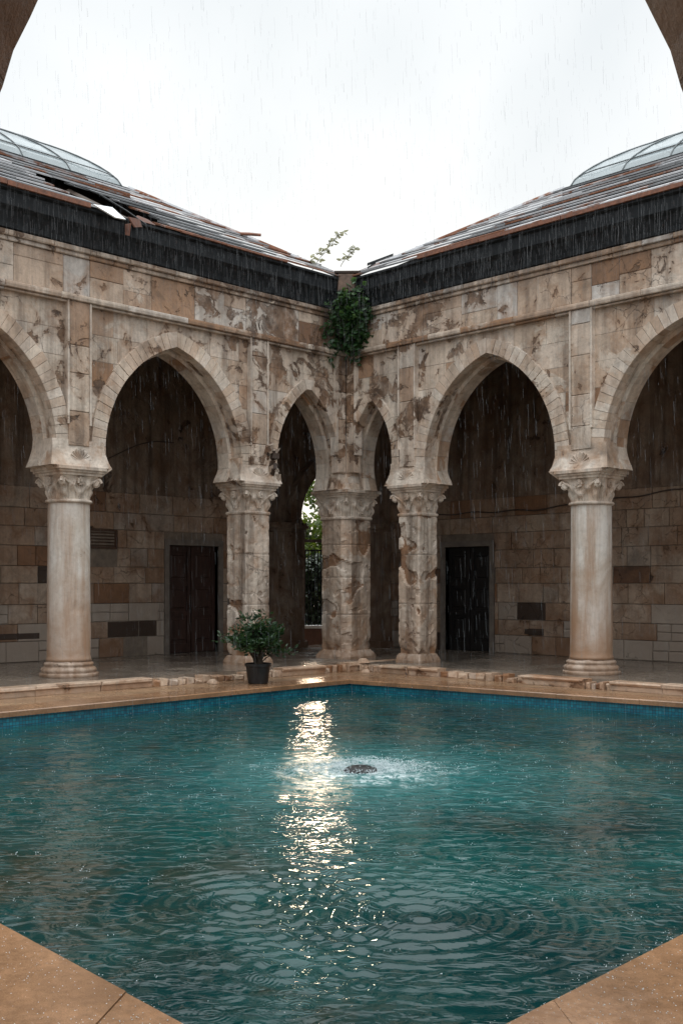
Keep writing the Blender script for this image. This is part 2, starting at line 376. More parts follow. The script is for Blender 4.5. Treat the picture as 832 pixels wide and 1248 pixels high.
WZ = -.375
FX, FD = .2, 11.55                         # fountain
FP = G(FX, FD, WZ)
def water_mat():
    t = NT('pool_water')
    p = t.pos
    far = t.noise(t.mapv(p, loc=(3, 9, 0)), .45, 4, .6, .5)
    c = t.mix(t.ramp(far, [(.35, 0), (.65, 1)]), (.0018, .024, .025), (.005, .057, .053))
    rock = t.ramp(t.noise(t.mapv(p, loc=(1.3, 4.1, 0)), .8, 7, .65, .8), [(.60, 0), (.68, .6)])
    rd = t.n.new('ShaderNodeVectorMath'); rd.operation = 'DISTANCE'; t.lk(p, rd.inputs[0]); rd.inputs[1].default_value = tuple(G(-2.0, 7.2, WZ))
    rock = t.math('MAXIMUM', rock, t.math('MULTIPLY', t.maprange(rd.outputs['Value'], 2.3, .6, 0, .85), t.ramp(t.noise(t.mapv(p, loc=(6, 2, 8)), 1.3, 6, .65, .6), [(.42, 0), (.6, 1)])))
    c = t.mix(rock, c, (.022, .026, .016))
    d = t.n.new('ShaderNodeVectorMath'); d.operation = 'DISTANCE'; t.lk(p, d.inputs[0]); d.inputs[1].default_value = tuple(FP)
    dist = d.outputs['Value']
    dn = t.math('ADD', dist, t.math('MULTIPLY', t.math('SUBTRACT', t.noise(p, 2.5, 8, .7), .5), 2.2))
    c = t.mix(t.maprange(dn, 3.0, .5, 0, .62), c, (.04, .18, .18))
    fo = t.noise(p, 9, 9, .75, 1.0)
    fm = t.math('MULTIPLY', t.ramp(fo, [(.47, 0), (.58, 1)]), t.maprange(dn, 1.15, .2, 0, 1.0))
    c = t.mix(fm, c, (.6, .68, .68))
    # ripples
    th = t.mapv(p, rot=(0, 0, math.radians(-45)))
    r1 = t.noise(t.mapv(th, (1.0, 1.8, 1)), 2.2, 3, .5, .9)
    r2 = t.noise(t.mapv(th, (1.0, 1.5, 1)), 8.0, 4, .6, .8)
    r3 = t.noise(p, 36, 3, .6, .3)
    am = t.ramp(t.noise(p, .6, 3), [(.35, .35), (.65, 1.15)])
    cr = t.ramp(t.noise(t.mapv(th, (1.0, 2.4, 1), loc=(4, 2, 0)), 3.1, 2, .5, .9), [(.46, 0), (.58, 1)], 'EASE')   # broad flat topped lumps
    h = t.math('ADD', t.math('MULTIPLY', r1, 1.0), t.math('MULTIPLY', cr, .62))
    h = t.math('ADD', h, t.math('MULTIPLY', t.math('MULTIPLY', r2, am), .20))
    h = t.math('ADD', h, t.math('MULTIPLY', r3, .018))
    vo = t.n.new('ShaderNodeTexVoronoi'); vo.inputs['Scale'].default_value = 3.4; t.lk(p, vo.inputs['Vector'])
    vd = vo.outputs['Distance']
    ring = t.math('MULTIPLY', t.math('SINE', t.math('MULTIPLY', vd, 70)), t.maprange(vd, .04, .5, .07, 0))
    h = t.math('ADD', h, ring)
    calm = None
    for cc in (G(.46, 6.5, WZ), G(-.62, 6.75, WZ)):
        dd = t.n.new('ShaderNodeVectorMath'); dd.operation = 'DISTANCE'; t.lk(p, dd.inputs[0]); dd.inputs[1].default_value = tuple(cc)
        m_ = t.maprange(dd.outputs['Value'], .5, 1.5, .22, 1)
        calm = m_ if calm is None else t.math('MINIMUM', calm, m_)
    wide = t.ramp(t.noise(t.mapv(p, loc=(7, 3, 1)), .45, 3), [(.38, .4), (.6, 1.15)])
    h = t.math('MULTIPLY', h, t.math('MULTIPLY', calm, wide))
    nb = t.bump(h, .034, 1.0)
    t.fin(c, t.maprange(dn, 2.4, .3, .045, .34), nb, IOR=1.36)
    return t.mat
M['water'] = water_mat()
def droplet_mat():
    t = NT('water_droplets')
    t.fin((.62, .68, .70), .2, None, IOR=1.33)
    return t.mat
M['drop'] = droplet_mat()
M['rain'] = simple('rain_water', (.21, .225, .24), .5)
def glass_mat():
    t = NT('dome_glass'); f = t.noise(t.pos, 2.5, 6, .6); tn = t.tint()
    c = t.mix(tn[0], (.26, .31, .33), (.50, .55, .56))
    c = t.mix(.6, c, t.ramp(f, [(.3, .7), (.7, 1.15)]), 'MULTIPLY')
    t.fin(c, .12, None)
    tr = t.n.new('ShaderNodeBsdfTransparent'); tr.inputs[0].default_value = (.85, .92, .94, 1)
    mx = t.n.new('ShaderNodeMixShader'); mx.inputs[0].default_value = .35
    t.lk(t.p.outputs[0], mx.inputs[1]); t.lk(tr.outputs[0], mx.inputs[2]); t.lk(mx.outputs[0], t.out.inputs[0])
    return t.mat
M['glass'] = glass_mat()

# ------------------------------------------------------------------ arcade dimensions
TH = .70                  # wall thickness
ZS, ZA, ZC, ZE = 3.62, 6.52, 7.36, 8.02
LC = [2.44, 6.51, 10.58, 14.65]
RC = [1.72, 5.82, 9.92, 14.02]
SEND = 15.4
def profile(c, a, b, z0, zt, n=26, nl=8):
    h = zt - z0; R = (h * h + a * a) / (2 * a); cx = a - R
    up = []; amax = math.atan2(h, -cx) if cx < 0 else PI / 2
    amax = math.acos(max(-1, min(1, -cx / R)))
    for i in range(n + 1):
        t = amax * i / n
        up.append((cx + R * math.cos(t), z0 + R * math.sin(t)))
    low = []
    for i in range(nl):
        k = 1 - i / nl
        z = z0 - (z0 - ZS) * k
        low.append((a - (a - b) * k ** 2.0, z))
    half = low + up                      # from springing to apex, right side
    left = [(c - x, z) for x, z in half]
    right = [(c + x, z) for x, z in half][::-1][1:]
    return left + right
def offset(prof, w):
    out = []
    for i, (x, z) in enumerate(prof):
        x0, z0 = prof[max(0, i - 1)]; x1, z1 = prof[min(len(prof) - 1, i + 1)]
        tx, tz = x1 - x0, z1 - z0; L = math.hypot(tx, tz)
        out.append((x - tz / L * w, z + tx / L * w))
    return out
def resample(pr, n):
    d = [0]
    for i in range(1, len(pr)): d.append(d[-1] + math.hypot(pr[i][0] - pr[i - 1][0], pr[i][1] - pr[i - 1][1]))
    out = []; j = 0
    for k in range(n + 1):
        t = d[-1] * k / n
        while j < len(d) - 2 and d[j + 1] < t: j += 1
        u = (t - d[j]) / (d[j + 1] - d[j]); out.append((pr[j][0] + (pr[j + 1][0] - pr[j][0]) * u, pr[j][1] + (pr[j + 1][1] - pr[j][1]) * u))
    return out
def rnd_tint(): 
    return (random.random() ** 1.15, random.random(), random.random())

def voussoirs(m, pr, w, N, d0, d1, name, mat, parent, shrink=.010):
    mb = MB(m)
    pin = offset(pr, -shrink)
    a = resample(pin, N); nr = offset(a, 1.0)
    for i in range(N):
        ww = w + random.uniform(-.012, .012); g = .005; pf = d1 + random.uniform(-.004, .005)
        def P(j, r, gg): # gg shift along
            x, z = a[j]; nx, nz = nr[j][0] - x, nr[j][1] - z; L = math.hypot(nx, nz)
            tx, tz = nz / L, -nx / L
            return (x + nx / L * r + tx * gg, z + nz / L * r + tz * gg)
        c = .006
        q = [P(i, 0, g / 2), P(i + 1, 0, -g / 2), P(i + 1, ww, -g / 2), P(i, ww, g / 2)]
        cx = sum(x for x, _ in q) / 4; cz = sum(z for _, z in q) / 4
        ins = [(x + (cx - x) * .07, z + (cz - z) * .03) for x, z in q]
        v = [(x, d0, z) for x, z in q] + [(x, pf - c, z) for x, z in q] + [(x, pf, z) for x, z in ins]
        f = [(3, 2, 1, 0)]
        for e in range(4):
            k = (e + 1) % 4; f += [(e, k, 4 + k, 4 + e), (4 + e, 4 + k, 8 + k, 8 + e)]
        f.append((8, 9, 10, 11))
        mb.add(v, f, (.18 + .34 * random.random() + (.2 if random.random() < .15 else 0), random.random(), 0))
    return mb.build(name, mat, parent)

def row_blocks(mb, s0, s1, z0, z1, dback, dfront, wmin, wmax, holes=(), jd=.012, gap=.010, dark=.03):
    x = s0
    while x < s1 - .05:
        w = random.uniform(wmin, wmax)
        e = min(s1, x + w)
        if s1 - e < wmin * .6: e = s1
        segs = [(x, e)]
        for h0, h1, k0, k1 in holes:
            if z1 > k0 + .02 and z0 < k1 - .02:
                ns = []
                for a, b in segs:
                    if b <= h0 or a >= h1: ns.append((a, b))
                    else:
                        if a < h0 - .04: ns.append((a, h0))
                        if b > h1 + .04: ns.append((h1, b))
                segs = ns
        for a, b in segs:
            df = dfront + random.uniform(-jd, jd)
            tn = rnd_tint()
            if z0 < .1: tn = (random.uniform(0, .5), 0, 1.2 if random.random() < .45 else 0)
            elif z1 < 1.25 and random.random() < .2: tn = (random.uniform(0, .5), 0, 1.2)
            if random.random() < dark: df -= .022; tn = (.9, 0, 2)  # barely recessed block, painted dark like the shaded hole of a missing one
            elif z1 < 1.3 and random.random() < .22:      # a block patched with small rubble
                n1 = random.choice([2, 3]); n2 = 2
                for ii in range(n1):
                    for jj in range(n2):
                        u0 = a + (b - a) * ii / n1; u1 = a + (b - a) * (ii + 1) / n1; w0 = z0 + (z1 - z0) * jj / n2; w1 = z0 + (z1 - z0) * (jj + 1) / n2
                        mb.block(u0 + .006, u1 - .006, w0 + .006, w1 - .006, dback, df + random.uniform(-.012, .01), .018, (random.uniform(0, .5), 0, 1.2), .014)
                continue
            mb.block(a + gap / 2, b - gap / 2, z0 + gap / 2, z1 - gap / 2, dback, df, .008, tn, .004)
        x = e

def arcade(m, cols, c0, name, label, small, side):
    root = thing(name, label, 'arcade', (0, 0, 0))
    bays = []
    prev = -TH / 2
    for k, c in enumerate(cols):
        bays.append((prev, c)); prev = c
    profs = []
    for k, (p, c) in enumerate(bays):
        mid = (p + c) / 2 - (.06 if k else 0)
        if k == 0: a, b, z0, zt, w = small
        else: a, b, z0, zt, w = 1.56, 1.42, 3.95, 6.02, .29
        pr = profile(mid, a, b, z0, zt)
        profs.append((pr, w, mid, a, b, z0, zt))
    # wall in two orders
    for (dl, d0, d1, nm, mt) in ((0, -.36, -.10, 'spandrel_wall', M['spandrel']), (.075, -TH, -.36, 'inner_order', M['soffit'])):
        mb = MB(m)
        for (p, c), (pr, w, mid, a, b, z0, zt) in zip(bays, profs):
            q = offset(pr, -dl) if dl else pr
            lo = p if p > 0 else .0
            pts = [(p, ZS)] + q + [(c, ZS), (c, ZC - .02), (p, ZC - .02)]
            q0 = q[0]; pts[1] = (q[0][0], ZS); pts[len(q)] = (q[-1][0], ZS)
            mb.prism(pts, d0, d1)
        mb.prism([(cols[-1], ZS), (cols[-1] + .7, ZS), (cols[-1] + .7, ZC - .02), (cols[-1], ZC - .02)], d0, d1)
        mb.build(nm, mt, root)
    for pr, w, mid, a, b, z0, zt in profs:
        L = 44 if a > 1 else 27
        voussoirs(m, pr, w, L, -.25, -.035, 'arch_ring', M['voussoir'], root)
    # frieze of large slabs
    mb = MB(m); s0 = .0
    x = s0
    while x < SEND:
        e = min(SEND, x + random.uniform(.35, 1.0)); zs = [ZA + .06, ZC - .14]
        if random.random() < .4: zs = [ZA + .06, random.uniform(6.78, 7.02), ZC - .14]
        for za, zb in zip(zs[:-1], zs[1:]): mb.block(x + .003, e - .003, za + .002, zb - .002, -.3, -.004 + random.uniform(-.008, .006), .007, rnd_tint(), .004)
        x = e
    mb.build('frieze', M['frieze'], root)
    # pilaster strips between the bays, each with its beaded edge
    for k, c in enumerate([-.0] + cols):
        hw = .20 if k else .12
        mb = MB(m)
        z = 3.98
        cc = c if k else .12
        while z < ZA - .06:
            e = min(ZA - .055, z + random.uniform(.35, .75))
            if ZA - .055 - e < .2: e = ZA - .055
            mb.block(cc - hw, cc + hw, z + .004, e - .004, -.2, -.004, .01, rnd_tint()); z = e
        mb.build('pilaster', M['frieze'], root)
        mb = MB(m)
        for sgn in (-1, 1):
            if k == 0 and sgn < 0: continue
            mb.box(cc + sgn * hw, cc + sgn * (hw + .035), -.2, .012, 4.35, ZA - .056)
        mb.build('bead_moulding', M['voussoir'], root)
    # string course above the panels and cornice
    mb = MB(m); x = 0.02
    while x < SEND:
        e = min(SEND, x + random.uniform(.7, 1.4))
        mb.block(x, e - .006, ZA - .05, ZA + .055, -.2, .035, .014, rnd_tint(), .004)
        mb.block(x, e - .006, ZA - .095, ZA - .055, -.2, -.012, .008, rnd_tint(), .003)
        x = e
    mb.build('string_course', M['voussoir'], root)
    mb = MB(m); x = 0.05
    while x < SEND:
        e = min(SEND, x + random.uniform(.5, 1.1))
        mb.block(x, e - .006, ZC - .135, ZC - .06, -.2, .03, .012, rnd_tint(), .006)
        mb.block(x, e - .006, ZC - .058, ZC + .03, -.2, .075, .016, rnd_tint(), .008)
        x = e
    mb.build('cornice', M['frieze'], root)
    # flared imposts
    for k, c in enumerate(cols):
        mb = MB(m)
        rings = []
        for i in range(9):
            t = i / 8; z = ZS + .002 + .46 * t; q = (1 - t) ** 1.9
            hl = .505 + .085 * q; d1 = -.03 + .11 * q; d0 = -TH + .0 - .08 * q
            if k == 0:
                hl = .46 + .09 * q
            n = 10; ring = []
            for (x0, y0, x1, y1) in ((-hl, d0, hl, d0), (hl, d0, hl, d1), (hl, d1, -hl, d1), (-hl, d1, -hl, d0)):
                for j in range(n):
                    u = j / n; px = x0 + (x1 - x0) * u; py = y0 + (y1 - y0) * u
                    nn = noise.noise(Vector((px * 5 + c * 3, py * 5 + side * 9, z * 5))) * .022
                    dmg = noise.noise(Vector((px * 2.6 + c * 7, py * 2.6, z * 2.6 + side * 5)))
                    cut = max(0, dmg - .25) * (.30 if (side == 0 and k == 0) else .08)
                    ring.append((c + px * (1 - cut), py - nn - cut * .3, z))
            rings.append(ring)
        mb.loft(rings, True, True, (.35, 0, 0))
        mb.build('impost', M['trim'], root)
        if side == 0 and k == 0:         # facing broken away, rough core showing
            mb = MB(m); r_ = random.uniform
            for q in range(26):
                t0 = r_(0, 1); cc_ = (c - .30 - .10 * r_(-1, 1) - .12 * (1 - t0), -.045 + r_(-.03, .035) + .05 * (1 - t0), ZS + .10 + .60 * t0 + r_(-.05, .05))
                sz = r_(.03, .075)
                mb.obox(cc_, (sz, sz * r_(-.5, .5), sz * r_(-.5, .5)), (sz * r_(-.4, .4), sz * .7, sz * r_(-.4, .4)), (sz * r_(-.5, .5), sz * r_(-.3, .3), sz * .9), random.choice([(.95, 0, 0), (1, 0, 0), (.3, 0, 0), (.9, 0, 2)]))
            mb.build('broken_facing', M['pier'], root)
        # little carved shell on the front of the impost
        mb = MB(m)
        for j in range(9):
            a0 = PI * (j + .06) / 9; a1 = PI * (j + .94) / 9; am = (a0 + a1) / 2
            v = [(c, .03, ZS + .10)]
            for aa, rr, dd in ((a0, .19, .0), (am, .215, .035), (a1, .19, .0)):
                v.append((c + rr * math.cos(aa), .0 + dd, ZS + .10 + rr * math.sin(aa)))
            v += [(c, -.08, ZS + .1), (c + .19 * math.cos(a0), -.1, ZS + .1 + .19 * math.sin(a0)), (c + .19 * math.cos(a1), -.1, ZS + .1 + .19 * math.sin(a1))]
            mb.add(v, [(0, 1, 2), (0, 2, 3), (1, 5, 2), (3, 2, 6), (2, 5, 6), (0, 4, 5, 1), (0, 3, 6, 4)], (.4, 0, 0))
        mb.build('shell_ornament', M['capital'], root)
    return root
AL = arcade(ML, LC, 0, 'arcade', 'weathered stone arcade left of the corner, under the broken roof', (.90, .80, 4.08, 5.70, .22), 0)
AR = arcade(MR, RC, 0, 'arcade', 'weathered stone arcade right of the corner, under the unbroken roof', (.60, .50, 4.2, 5.50, .20), 1)
# the corner mass that both arcades share, above the corner pier
ct = thing('corner_masonry', 'brown stained masonry over the corner pier where the two arcades meet', 'wall', (0, 0, 0))
mb = MB()
mb.box(-TH, -.102, .102, TH, ZS, ZC - .02); mb.build('masonry', M['spandrel'], ct)
mb = MB(); rings = []
for i in range(9):
    t = i / 8; z = ZS + .002 + .46 * t; q = (1 - t) ** 1.9
    a0 = -TH - .08 * q; a1 = -.02 + .13 * q
    ring = []
    for (x0, y0, x1, y1) in ((a0, -a1, a1, -a1), (a1, -a1, a1, -a0), (a1, -a0, a0, -a0), (a0, -a0, a0, -a1)):
        for j in range(10):
            u = j / 10; px = x0 + (x1 - x0) * u; py = y0 + (y1 - y0) * u
            nn = noise.noise(Vector((px * 5, py * 5, z * 5))) * .02
            ring.append((px + nn, py - nn, z))
    rings.append(ring)
mb.loft(rings, True, True, (.4, 0, 0)); mb.build('impost', M['trim'], ct)

# ------------------------------------------------------------------ columns
def sq_ring(hx, hy, n, z, ch=0.0, pw=None):
    """n points around a rectangle with chamfered corners"""
    P = [(hx, -hy + ch), (hx, hy - ch), (hx - ch, hy), (-hx + ch, hy), (-hx, hy - ch), (-hx, -hy + ch), (-hx + ch, -hy), (hx - ch, -hy)]
    out = []
    for i in range(8):
        x0, y0 = P[i]; x1, y1 = P[(i + 1) % 8]; k = n if i % 2 == 0 else 3
        for j in range(k):
            u = j / k; out.append((x0 + (x1 - x0) * u, y0 + (y1 - y0) * u, z))
    return out
def capital(parent, r0, square, z0, z1, hx, hy, seed):
    mb = MB(); nz = 16; na = 96; rings = []
    for i in range(nz + 1):
        t = i / nz; z = z0 + (z1 - z0) * t; ring = []
        for j in range(na):
            th = 2 * PI * j / na; c, s_ = math.cos(th), math.sin(th)
            if square: rb = r0 / max(abs(c), abs(s_)) * (1 - .09 * (abs(math.sin(2 * th)) ** 6))
            else: rb = r0
            rt = 1 / ((abs(c) / hx) ** 7 + (abs(s_) / hy) ** 7) ** (1 / 7)
            face = 1 - .13 * (abs(math.cos(2 * th)) ** 2)        # concave sides
            k = t ** 2.2
            r = rb * (1 - k) + rt * face * k
            l1 = max(0, math.cos(8 * th)) ** .7 * math.exp(-((t - .30) / .17) ** 2) * .050
            l2 = max(0, math.cos(8 * th + PI)) ** .7 * math.exp(-((t - .58) / .16) ** 2) * .055
            groove = -.012 * abs(math.sin(24 * th)) * (1 if t < .75 else 0)
            nn = noise.noise(Vector((c * 3 + seed, s_ * 3, z * 7))) * .012 + noise.noise(Vector((c * 9 + seed, s_ * 9, z * 20))) * .005
            r += l1 + l2 + groove + nn
            ring.append((r * c, r * s_, z))
        rings.append(ring)
    mb.loft(rings, True, True); cap = mb.build('capital', M['capital'], parent, False)
    # corner volutes
    for sx in (-1, 1):
        for sy in (-1, 1):
            mb = MB(); d = Vector((sx * hx, sy * hy, 0)).normalized(); side = Vector((-d.y, d.x, 0))
            base = Vector((sx * hx * .82, sy * hy * .82, z1 - .115)); pts = []; rad = []
            for i in range(26):
                a = i / 25 * 3.6 * PI; rr = .085 * (1 - i / 30)
                pts.append(base + d * (rr * math.cos(a)) + Vector((0, 0, rr * math.sin(a)))); rad.append(.030 * (1 - i / 50))
            mb.tube(pts, rad, 6)
            mb.tube([base + side * .05, base - side * .05], [.055, .055], 10)
            mb.build('volute', M['capital'], cap)
    for ax, ay in ((1, 0), (-1, 0), (0, 1), (0, -1)):      # stalks sweeping up to the volutes
        n = Vector((ax, ay, 0)); u = Vector((-ay, ax, 0)); hn = hx if ax else hy; hu = hy if ax else hx
        mb = MB()
        for sg in (-1, 1):
            for kk in (0, 1):
                pts = []; rad = []
                for i in range(12):
                    q = i / 11; z = z0 + .06 + kk * .07 + (z1 - z0 - .13 - kk * .05) * (q ** .8)
                    out = (r0 * (1.0 if square else .93)) * (1 - q ** 2) + hn * .86 * q ** 2 + .02
                    pts.append(n * out + u * sg * (.03 + kk * .03 + (hu * .80 - .04) * q ** 1.5) + Vector((0, 0, z))); rad.append(.026 - .010 * q)
                mb.tube(pts, rad, 6)
        mb.build('stalk', M['capital'], cap)
    for ax, ay in ((1, 0), (-1, 0), (0, 1), (0, -1)):
        mb = MB(); n = Vector((ax, ay, 0)); u = Vector((-ay, ax, 0)); w = Vector((0, 0, 1))
        b = n * ((hx if ax else hy) * .86) + w * (z1 - .09)
        for k in range(7):
            a = 2 * PI * k / 7; c = b + (u * math.cos(a) + w * math.sin(a)) * .05
            mb.obox(c + n * .015, n * .028, u * .022, w * .022)
        mb.obox(b + n * .03, n * .03, u * .02, w * .02)
        mb.build('rosette', M['capital'], cap)
    return cap
def abacus(parent, hx, hy, z0, z1):
    mb = MB(); rings = []
    for dz, q in ((0, .90), (.30, .91), (.34, .97), (.60, .975), (.62, 1.04), (.97, 1.04), (1, 1.03)):
        z = z0 + (z1 - z0) * dz; ring = []
        for x, y, zz in sq_ring(hx * q, hy * q, 14, z, .015):
            nn = noise.noise(Vector((x * 6, y * 6 + hx * 50, z * 9))) * .005
            ring.append((x * (1 + nn), y * (1 + nn), zz))
        rings.append(ring)
    mb.loft(rings); return mb.build('abacus', M['capital'], parent)

def round_column(label):
    t = thing('stone_column', label, 'column', (0, 0, 0), 0, 'round columns of the arcades')
    mb = MB(); rings = []; n = 56
    for i in range(61):
        u = i / 60; z = .27 + (3.03 - .27) * u; r = .375 - .018 * u
        if u < .03: r += .02 * (1 - u / .03)
        rings.append([((r + noise.noise(Vector((math.cos(2 * PI * j / n) * 2, math.sin(2 * PI * j / n) * 2, z * 1.6))) * .006
                        + min(0, noise.noise(Vector((math.cos(2 * PI * j / n) * 3, math.sin(2 * PI * j / n) * 3, z * 3))) + .38) * .06) * math.cos(2 * PI * j / n),
                       (r + noise.noise(Vector((math.cos(2 * PI * j / n) * 2, 5, z * 2))) * .005) * math.sin(2 * PI * j / n), z) for j in range(n)])
    mb.loft(rings); mb.build('shaft', M['column'], t, True)
    mb = MB()
    mb.lathe([(.37, 3.0), (.395, 3.01), (.405, 3.03), (.395, 3.055), (.37, 3.065)], n=48); mb.build('necking', M['capital'], t, True)
    mb = MB(); prof = [(.50, -.02), (.505, .05), (.50, .06), (.455, .07), (.475, .095), (.48, .12), (.465, .15), (.43, .165), (.415, .185), (.43, .20), (.435, .22), (.42, .24), (.39, .255), (.37, .28)]
    rings = [[((r + noise.noise(Vector((math.cos(2 * PI * j / 56) * 3, math.sin(2 * PI * j / 56) * 3, z * 6))) * .018) * math.cos(2 * PI * j / 56),
               (r + noise.noise(Vector((math.cos(2 * PI * j / 56) * 3, math.sin(2 * PI * j / 56) * 3, z * 6))) * .018) * math.sin(2 * PI * j / 56), z) for j in range(56)] for r, z in prof]
    mb.loft(rings); mb.build('base', M['pier'], t, True)
    capital(t, .355, False, 3.06, 3.47, .425, .41, 1.0)
    abacus(t, .475, .455, 3.47, ZS)
    return t
def square_column(name, label, h, ch, hx, hy, seed, chip):
    t = thing(name, label, 'column')
    zs = [.06, .95, 1.75, 2.45, 2.99] if name == 'corner_pier' else [.06, 1.2, 2.2, 2.99]
    mb = MB()
    for a, b in zip(zs[:-1], zs[1:]):
        deps = []; rings = []; n = max(6, int((b - a) / .03)); tn = (random.choice([.15, .3, .45, .7]), 0, 0)
        for i in range(n + 1):
            z = a + .003 + (b - a - .006) * i / n; ring = []
            e = .006 if i in (0, n) else 0
            for x, y, zz in sq_ring(h - e, h - e, 20, z, ch):
                v = Vector((x * 2.2 + seed, y * 2.2, z * 2.2))
                dm = min(.035, max(0, noise.noise(v) - (.30 - chip * .5)) * 1.6) + min(.02, max(0, noise.noise(v * 2.7) - .42) * .8)
                dm += max(0, .45 - z) / .45 * max(0, noise.noise(v * 2) + .35) * .13
                nn = noise.noise(v * 5) * .008
                k = 1 - (dm + nn) / h
                ring.append((x * k, y * k, zz)); deps.append(dm)
            rings.append(ring)
        f0 = len(mb.t); mb.loft(rings, True, True, tn)
        for q in range(min(len(deps), len(mb.t) - f0)):
            if deps[q] > .022: mb.t[f0 + q] = (.97 if deps[q] > .03 else .66, 0, 0)
    mb.build('shaft', M['pier'], t)
    mb = MB(); rings = []
    for z, q in ((-.02, 1.17), (.05, 1.16), (.09, 1.12), (.13, 1.06), (.18, .98)):
        ring = []
        for x, y, zz in sq_ring(h * q, h * q, 16, z, ch * .8):
            k = 1 + noise.noise(Vector((x * 6 + seed, y * 6, z * 8))) * .055
            ring.append((x * k, y * k, zz))
        rings.append(ring)
    mb.loft(rings); mb.build('base', M['pier'], t)
    mb = MB(); mb.loft([sq_ring(h * q, h * q, 8, z, ch) for z, q in ((2.985, 1.0), (3.0, 1.06), (3.03, 1.075), (3.05, 1.02))]); mb.build('necking', M['capital'], t)
    capital(t, h * .97, True, 3.05, 3.47, hx * .93, hy * .93, seed)
    abacus(t, hx, hy, 3.47, ZS)
    return t
c = round_column('tall round marble column nearest the left edge of the picture'); c.location = (-TH / 2, -LC[1], 0)
rc = dup(c, (RC[1], TH / 2, 0), PI / 2, 'tall round marble column between the two wide arches of the right arcade')
dup(c, (-TH / 2, -LC[2], 0), 0, 'round marble column one bay beyond the leftmost one in view')
dup(c, (RC[2], TH / 2, 0), PI / 2, 'round marble column one bay beyond the rightmost one in view')
sc = square_column('stone_column', 'square stone column with broken facing, behind the potted plant', .31, .03, .46, .44, 3.1, .16); sc.location = (-TH / 2, -LC[0], 0)
sc['group'] = 'square columns beside the corner pier'
s2 = square_column('stone_column', 'square stone column right of the corner pier, brown veined with crumbling foot', .29, .03, .44, .43, 8.7, .02); s2.location = (RC[0], TH / 2, 0)
s2['group'] = 'square columns beside the corner pier'
cp = square_column('corner_pier', 'thick chamfered stone pier under the corner with the ivy', .45, .16, .53, .53, 5.5, -.06); cp.location = (-TH / 2, TH / 2, 0)

# ------------------------------------------------------------------ gallery back walls
BD = -4.0
def gallery(m, s_end, s_beg, name, label, door, dmat, extra_holes, dz):
    root = thing(name, label, 'wall')
    mb = MB(m)
    pts0, pts1, dt = door
    # solid core with door opening
    mb.box(pts1, s_end, BD - .4, BD - .03, -.1, 7.3); mb.box(s_beg, pts0, BD - .4, BD - .03, -.1, 7.3); mb.box(pts0, pts1, BD - .4, BD - .03, dt, 7.3)
    mb.build('core', M['mortar'], root)
    mb = MB(m); z = 0; k = 0
    hs = [.42, .36, .40, .44, .36, .42, .40, .38, .44]
    fr = .13
    holes = [(pts0 - fr, pts1 + fr, -1, dt + fr)] + list(extra_holes)
    for h in hs:
        row_blocks(mb, s_beg, s_end, z, z + h, BD - .2, BD, .38 if k % 2 else .5, .95, holes, .008, .012, .03 if k < 3 else .008)
        z += h; k += 1
    if m is ML:
        for a_, b_ in ((2.06, 2.52), (2.54, 3.34)): mb.block(a_, b_, .432, .768, BD - .2, BD - .022, .01, (.9, 0, 2))  # missing blocks: hole shade painted as near-black on shallow blocks
        mb.block(5.0, 6.1, .46, .60, BD - .2, BD + .012, .02, (.9, 0, 2))
    else:
        mb.block(1.75, 2.3, .44, .60, BD - .2, BD + .012, .03, (.9, 0, 2), .03)  # missing block here, its dark hole only painted on
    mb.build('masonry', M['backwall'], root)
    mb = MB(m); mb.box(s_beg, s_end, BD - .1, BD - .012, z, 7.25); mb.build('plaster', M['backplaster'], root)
    # door
    fo = MB(m)
    fo.box(pts0 - fr, pts0, BD - .25, BD + .02, -.0, dt); fo.box(pts1, pts1 + fr, BD - .25, BD + .02, 0, dt); fo.box(pts0 - fr, pts1 + fr, BD - .25, BD + .022, dt + .002, dt + fr)
    w = pts1 - pts0; mid = (pts0 + pts1) / 2
    dr = MB(m); dr.box(pts0, pts1, BD - .23, BD - .20, -.02, dt)
    door_o = dr.build('door', dmat, root)
    fo.build('frame', M['frame'], door_o)
    for sgn in (-1, 1):
        lf = MB(m); a = mid + (.01 if sgn > 0 else -w / 2 + .01); b = a + w / 2 - .02
        lf.box(a, b, BD - .20, BD - .16, .02, dt - .01)
        st = .10
        for x0, x1 in ((a, a + st), (b - st, b)): lf.box(x0, x1, BD - .16, BD - .13, .02, dt - .01)
        for z0, z1 in ((.02, .22), (.85, .97), (1.55, 1.67), (dt - .14, dt - .012)): lf.box(a + st, b - st, BD - .16, BD - .132, z0, z1)
        for z0, z1 in ((.30, .78), (1.04, 1.48), (1.75, dt - .22)): lf.block(a + st + .05, b - st - .05, z0, z1, BD - .17, BD - .138, .025)
        lf.build('leaf', dmat, door_o)
    hd = MB(m); hd.tube([(mid + .07, BD - .10, 1.0), (mid + .07, BD - .08, 1.03), (mid + .07, BD - .08, 1.12), (mid + .07, BD - .10, 1.15)], .012)
    hd.build('handle', M['darkmetal'], door_o)
    return root
GL = gallery(ML, SEND, 0.0, 'gallery_wall', 'dim stone back wall with brown double door and louvred vent, left gallery', (.28, 1.72, 2.50), M['door_red'], [(3.1, 3.85, 2.36, 2.82), (2.05, 3.35, .43, .77), (2.3, 2.95, .05, .2)], 0)
GR = gallery(MR, SEND, -4.0, 'gallery_wall', 'dim stone back wall with black door, right gallery', (-.58, .78, 2.50), M['door_black'], [], 1)
